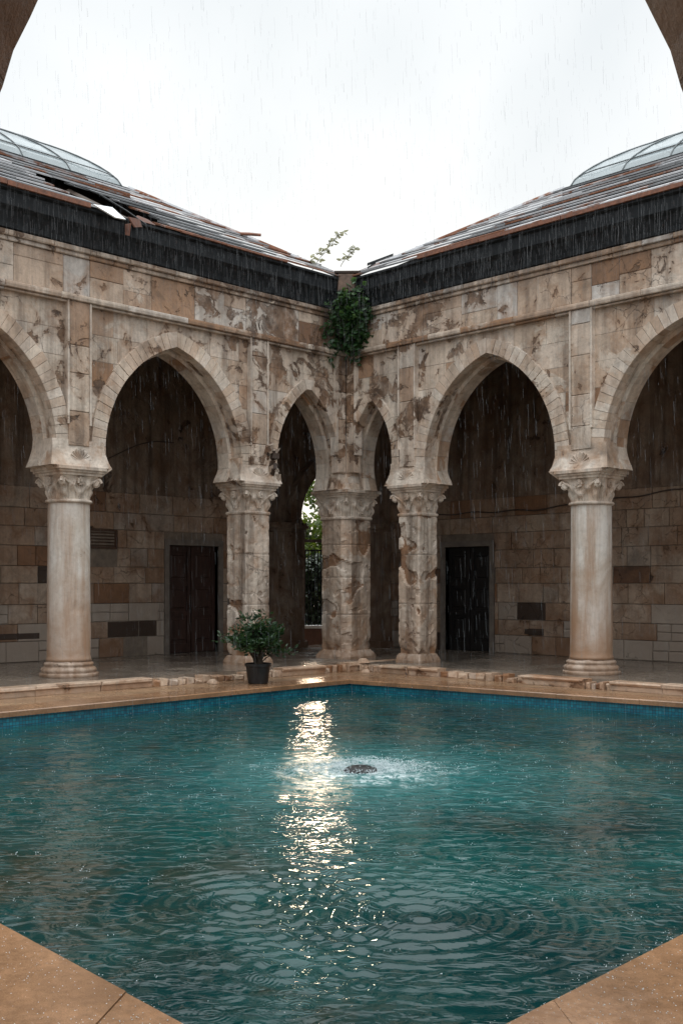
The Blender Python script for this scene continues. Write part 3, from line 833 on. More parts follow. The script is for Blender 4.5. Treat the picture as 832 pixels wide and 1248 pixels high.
# vent
vt = MB(ML); vt.box(3.12, 3.83, BD - .12, BD - .10, 2.38, 2.80)
v_o = vt.build('vent', M['timber'], GL)
fr = MB(ML)
for a in ((3.12, 3.83, 2.38, 2.42), (3.12, 3.83, 2.76, 2.80), (3.12, 3.16, 2.421, 2.759), (3.79, 3.83, 2.421, 2.759)): fr.box(a[0], a[1], BD - .1, BD + .01, a[2], a[3])
fr.build('frame', M['louver'], v_o)
for i in range(5):
    sl = MB(ML); z = 2.455 + i * .068
    sl.add([(3.16, BD - .08, z + .03), (3.79, BD - .08, z + .03), (3.79, BD - .01, z - .02), (3.16, BD - .01, z - .02), (3.16, BD - .08, z + .042), (3.79, BD - .08, z + .042), (3.79, BD - .01, z - .008), (3.16, BD - .01, z - .008)],
           [(0, 1, 2, 3), (7, 6, 5, 4), (0, 4, 5, 1), (1, 5, 6, 2), (2, 6, 7, 3), (3, 7, 4, 0)])
    sl.build('slat', M['louver'], v_o)
# wall with the archway to the garden (north of the left back wall)
gw = thing('garden_archway', 'dark stone archway leading out to the garden, seen left of the corner pier', 'archway')
AC, AA = -3.06, .86       # s of centre (negative = beyond the corner)
apr = profile(AC, AA, AA - .1, 3.7, 5.05); apr = [(x, z - (.5 if z < 3.7 else .5)) for x, z in apr]
mb = MB(ML)
pts = [(-4.4, -.1), (apr[0][0], -.1)] + apr + [(apr[-1][0], -.1), (0, -.1), (0, 7.3), (-4.4, 7.3)]
pts = [(-4.4, -.1), (apr[0][0], -.1)] + apr + [(apr[-1][0], -.1), (-.002, -.1), (-.002, 7.3), (-4.4, 7.3)]
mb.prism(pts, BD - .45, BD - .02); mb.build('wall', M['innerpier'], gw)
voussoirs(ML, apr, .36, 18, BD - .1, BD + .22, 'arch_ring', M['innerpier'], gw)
for (a, b) in ((AC + AA - .07, AC + AA + .85), (AC - AA - .5, AC - AA + .07)):
    mb = MB(ML); mb.box(a, b, BD - .3, BD + .28, 0.0, 2.92); mb.box(a + .45, b + .4 if b > -2 else b, BD - .3, BD + .16, 0.0, 2.9); mb.box(a - .04, b + .04, BD - .35, BD + .36, -.0, .16)
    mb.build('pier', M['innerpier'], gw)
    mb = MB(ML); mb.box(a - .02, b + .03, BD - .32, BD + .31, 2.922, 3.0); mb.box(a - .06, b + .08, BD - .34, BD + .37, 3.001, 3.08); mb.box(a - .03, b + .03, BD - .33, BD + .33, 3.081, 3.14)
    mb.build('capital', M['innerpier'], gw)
# responds on the back wall of the right gallery
rp = thing('wall_respond', 'dark stone respond with capital on the back wall, right of the corner pier', 'pier')
mb = MB(MR); mb.box(-3.3, -2.35, BD - .1, BD + .38, 0, 2.92); mb.box(-3.4, -2.28, BD - .1, BD + .46, 0, .16); mb.build('shaft', M['innerpier'], rp)
mb = MB(MR); mb.box(-3.35, -2.3, BD - .1, BD + .42, 2.922, 3.0); mb.box(-3.42, -2.22, BD - .1, BD + .50, 3.001, 3.12); mb.build('capital', M['innerpier'], rp)
mb = MB(MR); mb.box(-3.28, -2.38, BD - .1, BD + .34, 3.122, 7.2); mb.build('upper_shaft', M['backplaster'], rp)

# cable on the right back wall
mb = MB(MR); pts = []
for i in range(60):
    s = -1.2 + i * .14
    z = 3.30 + (0 if s < 2 else (s - 2) * .07) + .02 * math.sin(s * 5) - .03 * math.sin(min(1, max(0, (s - 1) / 6)) * PI)
    pts.append((s, BD + .035, z))
mb.m = lambda a, b, c: (a, b, c)
mb.tube([MR(*p) for p in pts], .014, 5)
tag(mb.build('cable', M['cable']), 'brown cable sagging along the back wall above the black door', 'cable')
mb = MB(); pts = []
for i in range(30):
    s = 1.6 + i * .1; pts.append(ML(s, BD + .03, 4.85 - .55 * math.sin(PI * i / 29 * .5) + .15 * math.sin(i * .2)))
mb.tube(pts, .012, 5)
tag(mb.build('cable', M['cable']), 'thin loose wire drooping high on the left gallery back wall', 'cable')

# ------------------------------------------------------------------ floors, steps, pool
POOL = [(-7.42, 11.98), (.14, 20.06), (8.92, 13.10), (0.0, 3.62)]     # left, far, right, near
PW = [G(x, d) for x, d in POOL]
def expand(P, w):
    out = []; n = len(P)
    for i in range(n):
        a, b, c = P[i - 1], P[i], P[(i + 1) % n]
        e1 = (b - a).normalized(); e2 = (c - b).normalized()
        n1 = Vector((-e1.y, e1.x, 0)); n2 = Vector((-e2.y, e2.x, 0))      # clockwise path: outward is left
        k = (n1 + n2); k = k / (k.dot(n1)); out.append(b + k * w)
    return out
def sheet_ring(name, A, B, z0, z1, mat):
    mb = MB(); n = len(A)
    v = [(p.x, p.y, z0) for p in A] + [(p.x, p.y, z1) for p in B]
    mb.add(v, [(i, (i + 1) % n, n + (i + 1) % n, n + i) for i in range(n)])
    return mb.build(name, mat)
OUT = expand(PW, .62)
big = [Vector((x, y, 0)) for x, y in ((-160, -160), (-160, 160), (160, 160), (160, -160))]
tag(sheet_ring('ground', OUT, big, -.156, -.156, M['ground']), kind='structure')
# coping: slabs with an overhanging nose
mb = MB()
IN = expand(PW, -.03)
for i in range(4):
    a, b = IN[i], IN[(i + 1) % 4]; A, B = OUT[i], OUT[(i + 1) % 4]
    L = (b - a).length; n = max(3, int(L / 1.25))
    for k in range(n):
        u0 = k / n + .0022 / L; u1 = (k + 1) / n - .0022 / L
        dz = random.uniform(-.004, .004)
        q = [a.lerp(b, u0), a.lerp(b, u1), A.lerp(B, u1), A.lerp(B, u0)]
        c = .012
        qi = [q[0].lerp(q[3], .02), q[1].lerp(q[2], .02), q[2], q[3]]
        v = [(p.x, p.y, -.225) for p in q] + [(p.x, p.y, -.15 - c + dz) for p in q] + [(p.x, p.y, -.15 + dz) for p in qi]
        f = [(3, 2, 1, 0), (8, 9, 10, 11)]
        for e in range(4):
            g = (e + 1) % 4; f += [(e, g, 4 + g, 4 + e), (4 + e, 4 + g, 8 + g, 8 + e)]
        mb.add(v, f)
tag(mb.build('pool_coping', M['coping']), kind='structure')
mb = MB(); n = 4
v = [(p.x, p.y, -.226) for p in PW] + [(p.x, p.y, -1.8) for p in PW]
mb.add(v, [(i, (i + 1) % n, n + (i + 1) % n, n + i) for i in range(n)] + [(4, 5, 6, 7)])
po = mb.build('pool_basin', M['tile']); tag(po, kind='structure')
uvl = po.data.uv_layers[0]
for poly in po.data.polygons:                # tiles run along each side
    vs = [po.data.vertices[i].co for i in poly.vertices]
    if abs(poly.normal.z) < .5:
        e = Vector((-poly.normal.y, poly.normal.x, 0))
        for li in poly.loop_indices:
            c = po.data.vertices[po.data.loops[li].vertex_index].co; uvl.data[li].uv = (c.dot(e), c.z)
# water
N1, N2 = 420, 420
mb = MB(); V = []
rings = [(Vector((FP.x, FP.y)), .010, .30, 1.8), (G(.46, 6.5).xy, .0130, .16, .95), (G(-.62, 6.75).xy, .0115, .15, .85), (G(1.5, 10.6).xy, .005, .22, .9),
         (G(-.3, 5.6).xy, .008, .13, .5), (G(-2.6, 9.6).xy, .004, .2, .8), (G(.9, 8.1).xy, .0045, .16, .6), (G(2.4, 8.2).xy, .004, .16, .6), (G(-1.3, 8.2).xy, .004, .15, .5)]
a, b, c_, d_ = PW
for i in range(N1 + 1):
    u = (i / N1)
    for j in range(N2 + 1):
        w = (j / N2)
        p = a.lerp(b, u).lerp(d_.lerp(c_, u), w)
        z = WZ
        for cc, am, wl, fall in rings:
            r = (p.xy - cc).length
            if r < fall * 3.2: z += am * math.sin(2 * PI * r / wl + .8 * noise.noise(Vector((p.x * .9, p.y * .9, 3)))) * math.exp(-(r / fall) ** 1.4)
        z += .010 * noise.noise(Vector((p.x * 1.1, p.y * 1.1, 0))) + .006 * noise.noise(Vector((p.x * 2.7, p.y * 2.7, 4)))
        V.append((p.x, p.y, z))
F = []
for i in range(N1):
    for j in range(N2):
        k = i * (N2 + 1) + j; F.append((k, k + 1, k + N2 + 2, k + N2 + 1))
me = bpy.data.meshes.new('pool_water'); me.from_pydata(V, [], F); me.shade_smooth(); me.uv_layers.new(name='UVMap')
if me.polygons[0].normal.z < 0: me.flip_normals()
me.materials.append(M['water']); wo = bpy.data.objects.new('pool_water', me); COL.objects.link(wo); tag(wo, kind='structure')

# gallery floor (raised) with kerb stones along its edge
EL, ER = 1.05, .78
mb = MB()
mb.box(BD - .3, EL - .28, -16, 4.3, -.16, 0.0)
mb.box(EL - .28, 16, -ER + .28, 4.3, -.16, 0.0)
tag(mb.build('gallery_floor', M['floor']), kind='structure')
def kerb(m, s0, s1, e, name, breaks):
    mb = MB(m); x = s0
    while x < s1:
        w = random.uniform(.45, 1.3); y = min(s1, x + w)
        brk = any(a < (x + y) / 2 < b for a, b in breaks)
        if brk:
            for k in range(5):           # broken rubble in place of the nosing
                a = x + (y - x) * k / 5; h = random.uniform(-.075, -.01)
                mb.block(a + .01, a + (y - x) / 5 - .01, -.16, h, e - .30, e - random.uniform(0, .10), .02, rnd_tint(), .02)
        else:
            dr = random.uniform(-.012, .012); dd = random.uniform(-.01, .02)
            mb.block(x + .004, y - .004, -.158, -.062, e - .30, e - .035 + dd, .01, rnd_tint(), .008)
            mb.block(x + .003, y - .003, -.060, .006 + dr * .5, e - .30, e + dd, .018, rnd_tint(), .010)
        x = y
    return tag(mb.build(name, M['kerb']), kind='structure')
kerb(ML, -ER + .0, 15.5, EL, 'gallery_step', [(3.3, 5.3), (1.2, 1.9)])
kerb(MR, EL + .0, 15.5, ER, 'gallery_step', [(1.2, 1.8), (3.6, 5.0), (6.3, 7.2)])
# loose fragments
for k, (m, s, d, sz, lb) in enumerate([(MR, 1.05, .55, .10, 'small broken stone lying at the foot of the column right of the corner'),
                                   (MR, 1.5, .95, .07, 'pebble sized stone chip on the step edge right of the corner pier'),
                                   (ML, 4.6, 1.25, .085, 'stone fragment below the broken step left of the potted plant')]):
    mb = MB(); c = Vector(m(s, d, 0.0 if d < .78 else (-.15 if m is ML or d > .78 else 0)))
    rings = []
    for i in range(5):
        zz = i / 4; rr = sz * (1 - .55 * zz ** 2)
        rings.append([(c.x + rr * (1 + .5 * noise.noise(Vector((math.cos(t) + k * 3, math.sin(t), zz)))) * math.cos(t) * 1.4,
                       c.y + rr * (1 + .5 * noise.noise(Vector((math.cos(t) + k * 3, math.sin(t), zz)))) * math.sin(t), c.z + zz * sz * .9) for t in [2 * PI * j / 9 for j in range(9)]])
    mb.loft(rings, True, True, (.4, 0, 0)); tag(mb.build('stone_fragment', M['kerb']), lb, 'stone')

# ------------------------------------------------------------------ roofs
KP = .565
EO = .30                   # eave overhang
def roof(m, name, label, hole, side):
    root = thing(name, label, 'roof')
    # fascia profile, mitred at the corner
    prof = [(.03, ZC + .035), (.085, ZC + .05), (.10, ZC + .13), (.13, ZC + .22), (.165, ZC + .30), (.21, ZC + .35), (.225, ZC + .37), (.235, ZC + .58), (.30, ZC + .61), (.30, ZE - .01), (.20, ZE - .008), (.0, ZC + .5), (-.1, ZC + .035)]
    mb = MB(m); n = len(prof); A = []; Nn = 40; rgs = []
    for i in range(Nn + 1):
        s_ = i / Nn
        rgs.append([(d + (SEND + .3 - d) * s_, d + (.004 * noise.noise(Vector((s_ * 8, 1, side))) if 0 < i else 0), z + (.012 * noise.noise(Vector((s_ * 9, 3, side)))if 0 < i else 0)) for k, (d, z) in enumerate(prof)])
    mb.loft(rgs, True, True); mb.build('fascia', M['fascia'], root)
    # sheets
    mb = MB(m); TW = .34; T = -EO; k = 0; tmax = 3.3
    while T < tmax - .01:
        t0, t1 = T, min(tmax, T + TW)
        s = max(t0, -EO * -1 if False else t0) ; s = t0 if t0 > 0 else -t0 * 0 + (EO if t0 < 0 else 0)
        s = max(t0, 0) + (0 if t0 >= 0 else EO)
        first = True
        while s < SEND + .3:
            w = random.uniform(1.2, 3.0); e = min(SEND + .3, s + w)
            skip = False; lift = random.uniform(0, .012)
            if hole:
                cm = (s + e) / 2
            segs = [(s, e)]
            if hole:
                # ragged hole, a slanting tear: wide at the eave, thin higher up
                h0, h1 = hole(t0)
                if h1 > h0:
                    ns = []
                    for a_, b_ in segs:
                        if b_ <= h0 or a_ >= h1: ns.append((a_, b_))
                        else:
                            if a_ < h0 - .05: ns.append((a_, h0 + random.uniform(-.1, .1)))
                            if b_ > h1 + .05: ns.append((h1 + random.uniform(-.1, .1), b_))
                    segs = ns
            for a_, b_ in segs:
                z0 = ZE + (t0 + EO) * KP + .035 + lift; z1 = ZE + (t1 + EO) * KP + .006
                tn = (random.random(), (random.random() ** 2.2) * (1.15 if t0 < .3 or (side == 0 and 1.8 < t0 < 2.8) else .8), 0)
                a2 = max(a_, t1) if first and a_ < t1 else a_
                g = random.uniform(-.008, .008)
                v = [(a_ + .004, -t0 + .02, z0 + g), (b_ - .004, -t0 + .02, z0 - g), (b_ - .004, -t1, z1), (a2 + .004, -t1, z1),
                     (a_ + .004, -t0 + .02, z0 - .03), (b_ - .004, -t0 + .02, z0 - .03), (b_ - .004, -t1, z1 - .04), (a2 + .004, -t1, z1 - .04)]
                mb.add(v, [(0, 1, 2, 3), (7, 6, 5, 4), (0, 4, 5, 1), (1, 5, 6, 2), (2, 6, 7, 3), (3, 7, 4, 0)], tn)
            first = False; s = e
        T = t1; k += 1
    mb.build('sheet_cladding', M['roof'], root)
    # boarding under the sheets, the hip face and the flat top
    mb = MB(m); zb = ZE - .10
    if hole:
        xs = [.3, 4.7, 7.3, SEND + .3]
        for a_, b_ in ((.3, 4.5), (6.7, SEND + .3)):
            mb.add([(a_, .2, zb), (b_, .2, zb), (b_, -3.3, zb + 3.5 * KP), (max(a_, 3.3), -3.3, zb + 3.5 * KP)], [(0, 1, 2, 3)])
        mb.add([(4.5, -1.7, zb + 1.9 * KP), (6.7, -1.7, zb + 1.9 * KP), (6.7, -3.3, zb + 3.5 * KP), (4.5, -3.3, zb + 3.5 * KP)], [(0, 1, 2, 3)])
    else:
        mb.add([(.3, .2, zb), (SEND + .3, .2, zb), (SEND + .3, -3.3, zb + 3.5 * KP), (3.3, -3.3, zb + 3.5 * KP)], [(0, 1, 2, 3)])
    mb.add([(.3, .2, zb), (3.3, -3.3, zb + 3.5 * KP), (3.3, -14, zb + 3.5 * KP), (.0, -14.5, zb)], [(0, 1, 2, 3)])
    mb.add([(3.3, -3.3, zb + 3.5 * KP), (SEND + .3, -3.3, zb + 3.5 * KP), (SEND + .3, -14, zb + 3.5 * KP), (3.3, -14, zb + 3.5 * KP)], [(0, 1, 2, 3)])
    mb.build('boarding', M['timber'], root)
    # hip capping
    mb = MB()
    mb.tube([m(EO * .5, EO * .5 * 0 + .1, ZE + .1), m(3.3, -3.3, ZE + (3.3 + EO) * KP + .03)], .055, 8)
    mb.build('hip_cap', M['roof'], root)
    # gallery ceiling with beams
    mb = MB(m); mb.box(-4.3, SEND, BD - .1, -.3, 7.22, 7.32); mb.build('ceiling', M['timber'], root)
    s = -3.8
    while s < SEND:
        mb = MB(m); mb.box(s, s + .16, BD - .01, -TH + .01, 7.0, 7.215); mb.build('ceiling_beam', M['timber'], root); s += 1.1
    return root
def hole(t):
    if t < -.2: return (4.9, 6.0)
    if t < .1: return (4.65, 6.2)
    if t < .45: return (4.6, 6.4)
    if t < .8: return (4.75, 6.5)
    if t < 1.15: return (5.1, 6.6)
    if t < 1.5: return (5.7, 6.5)
    return (0, 0)
RL = roof(ML, 'roof', 'sheet metal roof with a torn hole at its eave, on the left', hole, 0)
RR = roof(MR, 'roof', 'intact sheet metal roof with rusty eave, on the right', None, 1)
# rusty eave trims
for m, root, runs in ((ML, RL, [(6.5, 15.6, .07), (2.0, 4.6, .025)]), (MR, RR, [(2.3, 15.6, .06)])):
    for a_, b_, h in runs:
        mb = MB(m); s = a_
        while s < b_:
            e = min(b_, s + random.uniform(1.5, 2.6)); j = random.uniform(-.01, .01)
            mb.box(s, e - .01, EO - .01, EO + .045, ZE - .01 + j, ZE + h + j); s = e
        mb.build('eave_trim', M['rust'], root)
# broken pieces around the hole
mb = MB()
for (a_, b_, d0, d1, z0, z1) in ((5.6, 5.72, .2, -1.7, 8.0, 9.0), (6.5, 6.62, .2, -1.7, 8.0, 9.0)):
    mb.tube([ML(a_, d0, z0), ML(b_, d1, z1)], .05, 4)
mb.build('rafter', M['beamwood'], RL)
mb = MB(); mb.add([ML(5.92, .52, 7.90), ML(6.15, .56, 7.87), ML(6.48, .38, 8.06), ML(6.10, .38, 8.10), ML(5.92, .50, 7.89), ML(6.15, .54, 7.86), ML(6.48, .36, 8.05), ML(6.10, .36, 8.09)],
                  [(0, 1, 2, 3), (7, 6, 5, 4), (0, 4, 5, 1), (1, 5, 6, 2), (2, 6, 7, 3), (3, 7, 4, 0)])
tag(mb.build('torn_sheet', M['sheet'], RL), 'bright bent flap of sheet metal hanging over the eave')
mb = MB()
for (p0, p1, p2, p3) in ((ML(5.45, .33, 7.92), ML(5.62, .36, 7.87), ML(5.74, .34, 8.03), ML(5.48, .30, 8.06)), (ML(5.1, .25, 8.05), ML(5.5, .22, 8.06), ML(5.4, .14, 8.18), ML(5.2, .16, 8.15)), (ML(5.72, .34, 7.70), ML(5.78, .34, 7.70), ML(5.80, .36, 7.88), ML(5.70, .36, 7.92))):
    t_ = Vector((.02, .02, 0))
    v = [Vector(p) for p in (p0, p1, p2, p3)]; v = v + [p - t_ for p in v]
    mb.add([tuple(p) for p in v], [(0, 1, 2, 3), (7, 6, 5, 4), (0, 4, 5, 1), (1, 5, 6, 2), (2, 6, 7, 3), (3, 7, 4, 0)])
mb.build('torn_lining', M['rustdark'], RL)
mb = MB(); mb.box(-.05, .0, 0, .0, 0, 0) if False else None
mb.tube([ML(6.6, -.2, 8.55), ML(6.2, .1, 8.38), ML(5.7, .2, 8.18), ML(5.35, .3, 8.0), ML(5.3, .32, 7.8)], [.012, .016, .016, .012, .008], 5)
mb.build('broken_batten', M['darkmetal'], RL)
# rod lying over the hip and a splinter at the corner
mb = MB(); mb.tube([G(-2.38, 23.2, 9.06), G(-1.95, 23.1, 9.01), G(-1.70, 23.1, 8.99)], [.03, .035, .03], 6); tag(mb.build('rusty_rod', M['rust']), 'rusty rod sticking out over the hip of the torn roof', 'rod')
mb = MB(); mb.obox(G(.80, 22.6, 8.32), (.19, .19, .10), (.03, -.03, 0), (0, 0, .018)); mb.obox(G(.62, 22.6, 8.20), (.06, .06, .05), (.02, -.02, 0), (0, 0, .012)); tag(mb.build('roof_splinter', M['darkmetal']), 'dark curled scrap of sheet on the right roof eave near the corner', 'scrap')
# flat roof over the corner with the old stub block
mb = MB(); mb.box(-4.5, .0, .0, 4.5, ZE - .25, ZE - .12); tag(mb.build('corner_roof', M['timber']), 'low flat roof over the gallery corner between both pitched roofs', 'roof')
st = thing('parapet_stub', 'weathered brown stone stub rising from the roof corner above the ivy', 'stub', (0, 0, 0))
mb = MB()
for i, (x, y, h) in enumerate(((-.02, .02, .35), (-.22, -.08, .31), (.10, .22, .33))):
    mb.obox((x + .33, y - .33, ZE - .28 + h / 2), (.12, .12, 0), (.1, -.1, 0), (0, 0, h / 2), (.6 + .1 * i, 0, 0))
mb.build('block', M['stub'], st)
mb = MB(); mb.obox((.29, -.26, ZE + .125), (.20, .19, 0), (.12, -.11, 0), (0, 0, .02)); mb.build('cap', M['timber'], st)

# glass lanterns
def lantern(m, name, label, side, bent):
    root = thing(name, label, 'skylight')
    zb = ZE + (3.3 + EO) * KP - .02; hs = 4.95; cs, cd = 3.32 + hs, -3.32 - hs; H = 1.66
    def P(a, r, off=0):
        c, s_ = math.cos(a), math.sin(a); p = 60
        q = (abs(c) ** p + abs(s_) ** p) ** (-1 / p)
        q = q * (1 - (1 - r) * 0)
        # corner roundness grows towards the top
        k = r * q + (1 - r) * r * 0
        z = zb + .05 + H * max(0, 1 - r ** 2) ** .66 + off
        return (cs + hs * k * c, cd + hs * k * s_, z)
    mb = MB(m); n = 40; rs = [1, .985, .95, .9, .83, .74, .62, .48, .32, .16, .0]
    for i in range(n):
        a0, a1 = 2 * PI * i / n, 2 * PI * (i + 1) / n
        for k in range(len(rs) - 1):
            tn = (random.random() * .6 + (.0 if k > 4 else .2), 0, 0)
            if bent and i in (36, ) and k in (3, 4, 5): continue
            mb.add([P(a0, rs[k]), P(a1, rs[k]), P(a1, rs[k + 1]), P(a0, rs[k + 1])], [(0, 1, 2, 3)], tn)
    mb.build('glazing', M['glass'], root, True)
    for i in range(0, n, 1):
        a = 2 * PI * i / n
        mb = MB(); mb.tube([m(*P(a, 1 - .985 * (j / 22) ** 1.3, .012)) for j in range(23)], .017, 5); mb.build('rib', M['ribmetal'], root)
    for rr in (.97, .74):
        mb = MB(); mb.tube([m(*P(2 * PI * j / 120, rr, .015)) for j in range(121)], .014, 5); mb.build('ring_bar', M['ribmetal'], root)
    mb = MB(m)
    e = hs + .05
    for (a0, a1, b0, b1) in ((cs - e, cs + e, cd + e - .14, cd + e), (cs - e, cs + e, cd - e, cd - e + .14), (cs - e, cs - e + .14, cd - e + .141, cd + e - .141), (cs + e - .14, cs + e, cd - e + .141, cd + e - .141)):
        mb.box(a0, a1, b0, b1, zb - .25, zb + .055)
    mb.build('curb', M['darkmetal'], root)
    if bent:
        mb = MB(); pts = [m(*P(2 * PI * t / 40, r, .10)) for t, r in ((9.1, .97), (9.7, .90), (10.2, .84), (10.4, .74), (10.7, .62))]
        mb.tube(pts, [.05, .06, .07, .05, .03], 5); mb.build('torn_flashing', M['darkmetal'], root)
    return root
lantern(ML, 'glass_dome', 'low glass dome with bent dark bar, on top of the torn left roof', 0, True)
lantern(MR, 'glass_dome', 'low glass dome with even ribs, on top of the right roof', 1, False)

# buildings' outer walls behind the galleries (close the volume below the roofs)
for m, lb in ((ML, 'plain outer hall walls behind the left gallery'), (MR, 'plain outer hall walls behind the right gallery')):
    mb = MB(m); mb.box(.0, SEND, -14.5, -14.1, -.1, 7.9); mb.box(-.0, .4, -14.1, BD - .401, -.1, 7.9); mb.box(SEND - .4, SEND, -14.1, BD - .401, -.1, 7.9)
    tag(mb.build('hall_walls', M['portal']), lb, 'building')
mb = MB(); mb.box(-4.4, .0, 4.4, 4.7, -.1, 7.6) ; tag(mb.build('end_wall', M['innerpier']), 'dark end wall closing the gallery corner behind the corner pier', 'wall') if False else None

# ------------------------------------------------------------------ portal the picture is taken from
pt = thing('portal_arch', 'dark pointed stone arch framing the view at the top corners', 'archway', (0, 0, 0))
def MP(s, d, z): p = G(s, d, z); return (p.x, p.y, p.z)
pr = []
Rr, cx, zc = 1.6, -.70, 2.26
am = math.acos(.70 / 1.6)
rt = []
for i in range(21):
    t = am * i / 20; r = Rr + (.014 * noise.noise(Vector((t * 14, 0, 0))) if i < 20 else 0)
    rt.append((cx + r * math.cos(t), zc + r * math.sin(t)))
right = [(x, z) for x, z in rt]
left = [(-x - .0 + .010 * noise.noise(Vector((z * 9, 2, 0))), z) for x, z in rt][::-1]
mb = MB(MP)
pts = [(-3.2, -.16), (-.9, -.16), (-.9, 2.2)] + left[::-1] + right[::-1][1:] + [(.9, 2.2), (.9, -.16), (3.2, -.16), (3.2, 5.2), (-3.2, 5.2)]
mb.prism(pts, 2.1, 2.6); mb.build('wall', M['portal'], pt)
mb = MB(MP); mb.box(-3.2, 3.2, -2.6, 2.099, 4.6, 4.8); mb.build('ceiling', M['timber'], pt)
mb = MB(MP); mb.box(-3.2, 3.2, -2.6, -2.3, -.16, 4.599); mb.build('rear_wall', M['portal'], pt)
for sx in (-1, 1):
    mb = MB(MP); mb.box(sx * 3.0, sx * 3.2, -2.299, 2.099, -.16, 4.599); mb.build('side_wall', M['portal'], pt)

# ------------------------------------------------------------------ plants
def shrub(bm_leaf, bm_stem, root_p, nst, H, spread, nleaf, L, W, droop=.0):
    for k in range(nst):
        a = 2 * PI * k / nst + random.uniform(-.4, .4); el = random.uniform(.15, 1.0)
        d = Vector((math.cos(a) * spread * el, math.sin(a) * spread * el, 0)); h = H * random.uniform(.6, 1.0) * (1.1 - .35 * el)
        pts = [root_p + Vector((math.cos(a) * .05, math.sin(a) * .05, 0)) + d * (t ** 1.4) + Vector((0, 0, h * (t ** .85) - droop * t * t * el)) for t in [i / 7 for i in range(8)]]
        bm_stem.tube(pts, [.014 * (1 - .75 * i / 7) for i in range(8)], 5)
        for q in range(nleaf):
            t = random.uniform(.35, 1.0) ** .8; i = min(6, int(t * 7)); p = pts[i].lerp(pts[i + 1], t * 7 - i)
            aa = random.uniform(0, 2 * PI); dd = Vector((math.cos(aa), math.sin(aa), random.uniform(-.3, .9)))
            tw = p + dd * random.uniform(.02, .13)
            bm_leaf.leaf(tw, dd, L * random.uniform(.7, 1.2), W * random.uniform(.7, 1.2), (random.random() ** 1.6, 0, 0))
pp = G(-1.47, 19.25, -.15)
pl = thing('potted_plant', 'bushy green shrub in a black pot at the pool edge', 'potted plant', pp)
mb = MB(); mb.lathe([(.16, 0), (.175, .01), (.215, .30), (.235, .305), (.24, .355), (.222, .36), (.205, .33), (.2, .31)], n=32, cap=True); mb.build('pot', M['pot'], pl, False)
mb = MB(); mb.lathe([(.19, .28), (.2, .305), (.12, .325), (.02, .33)], n=20); mb.build('soil', M['soil'], pl)
lf, stm = MB(), MB()
shrub(lf, stm, Vector((0, 0, .31)), 30, 1.02, .58, 58, .10, .05, .30)
stm.build('stems', M['bark'], pl); lf.build('foliage', M['leaf'], pl)
# ivy clump at the roof corner
iv = thing('ivy_clump', 'dense green ivy hanging in the corner below the dark fascia', 'plant', (0, 0, 6.0))
lf, stm = MB(), MB()
for k in range(26):
    a = random.uniform(-.35, .35); b = random.uniform(0, 1)
    top = Vector((.30 + a * .6 + .12, -.30 + a * .6 - .05, random.uniform(1.35, 1.8))); bot = Vector((.14 + a * .95 - .05, -.12 + a * .95 - .05, random.choice([random.uniform(.25, .5), random.uniform(.6, 1.1), random.uniform(.8, 1.2)])))
    pts = [top.lerp(bot, i / 6) + Vector((.1, -.1, 0)) * math.sin(PI * i / 6) for i in range(7)]
    stm.tube(pts, .006, 4)
    for q in range(34):
        t = random.random(); i = min(5, int(t * 6)); p = pts[i].lerp(pts[i + 1], t * 6 - i)
        p = p + Vector((random.gauss(0, .07), random.gauss(0, .07), random.gauss(0, .06))) * (1.3 - .5 * t)
        aa = random.uniform(0, 2 * PI)
        lf.leaf(p, Vector((math.cos(aa) * .7 + .35, math.sin(aa) * .7 - .35, random.uniform(-1.0, .3))), random.uniform(.12, .2), random.uniform(.08, .14), ((p.z - .4) / 1.6 * random.random(), 0, 0))
for q in range(260):
    a = random.gauss(0, .22); p = Vector((.35 + a + .3, -.3 + a + .15, 1.35 + random.gauss(0, .16)))
    lf.leaf(p, Vector((random.uniform(-1, 1) + .3, random.uniform(-1, 1) - .3, random.uniform(-.8, .5))), random.uniform(.08, .14), random.uniform(.05, .08), (random.random() * .4, 0, 0))
stm.build('stems', M['bark'], iv); lf.build('foliage', M['vine'], iv)
# weeds on the parapet
def weed(base, dirx, H, n, label):
    w = thing('roof_weed', label, 'plant', base, 0, 'wispy weeds growing on the roof corner')
    lf, stm = MB(), MB()
    R = Vector((1 / R2, 1 / R2, 0))
    main = [R * (dirx * t ** 1.3 * H) + Vector((0, 0, H * t)) for t in [i / 8 for i in range(9)]]
    stm.tube(main, [.008 * (1 - .6 * i / 8) for i in range(9)], 4)
    for k in range(n):
        t = .25 + .75 * k / n; i = min(7, int(t * 8)); p = main[i].lerp(main[i + 1], t * 8 - i); sg = 1 if k % 2 else -1
        e = p + R * sg * random.uniform(.08, .2) * (1.25 - t) * H + Vector((0, 0, random.uniform(.02, .12)))
        stm.tube([p, e], [.004, .003], 4)
        for q in range(5):
            pp_ = p.lerp(e, random.uniform(.3, 1)); aa = random.uniform(0, 2 * PI)
            lf.leaf(pp_, Vector((math.cos(aa), math.sin(aa), random.uniform(-.8, .3))), random.uniform(.08, .14), .06, (random.random(), 0, 0))
    stm.build('stem', M['dryleaf'], w); lf.build('leaves', M['dryleaf'], w)
weed(G(-.66, 23.1, ZE + .12), .75, .95, 14, 'taller wispy weed growing from the roof edge left of the corner stub')
weed(G(-.02, 23.1, ZE + .30), .85, .42, 7, 'shorter wispy weed growing on top of the corner stub')
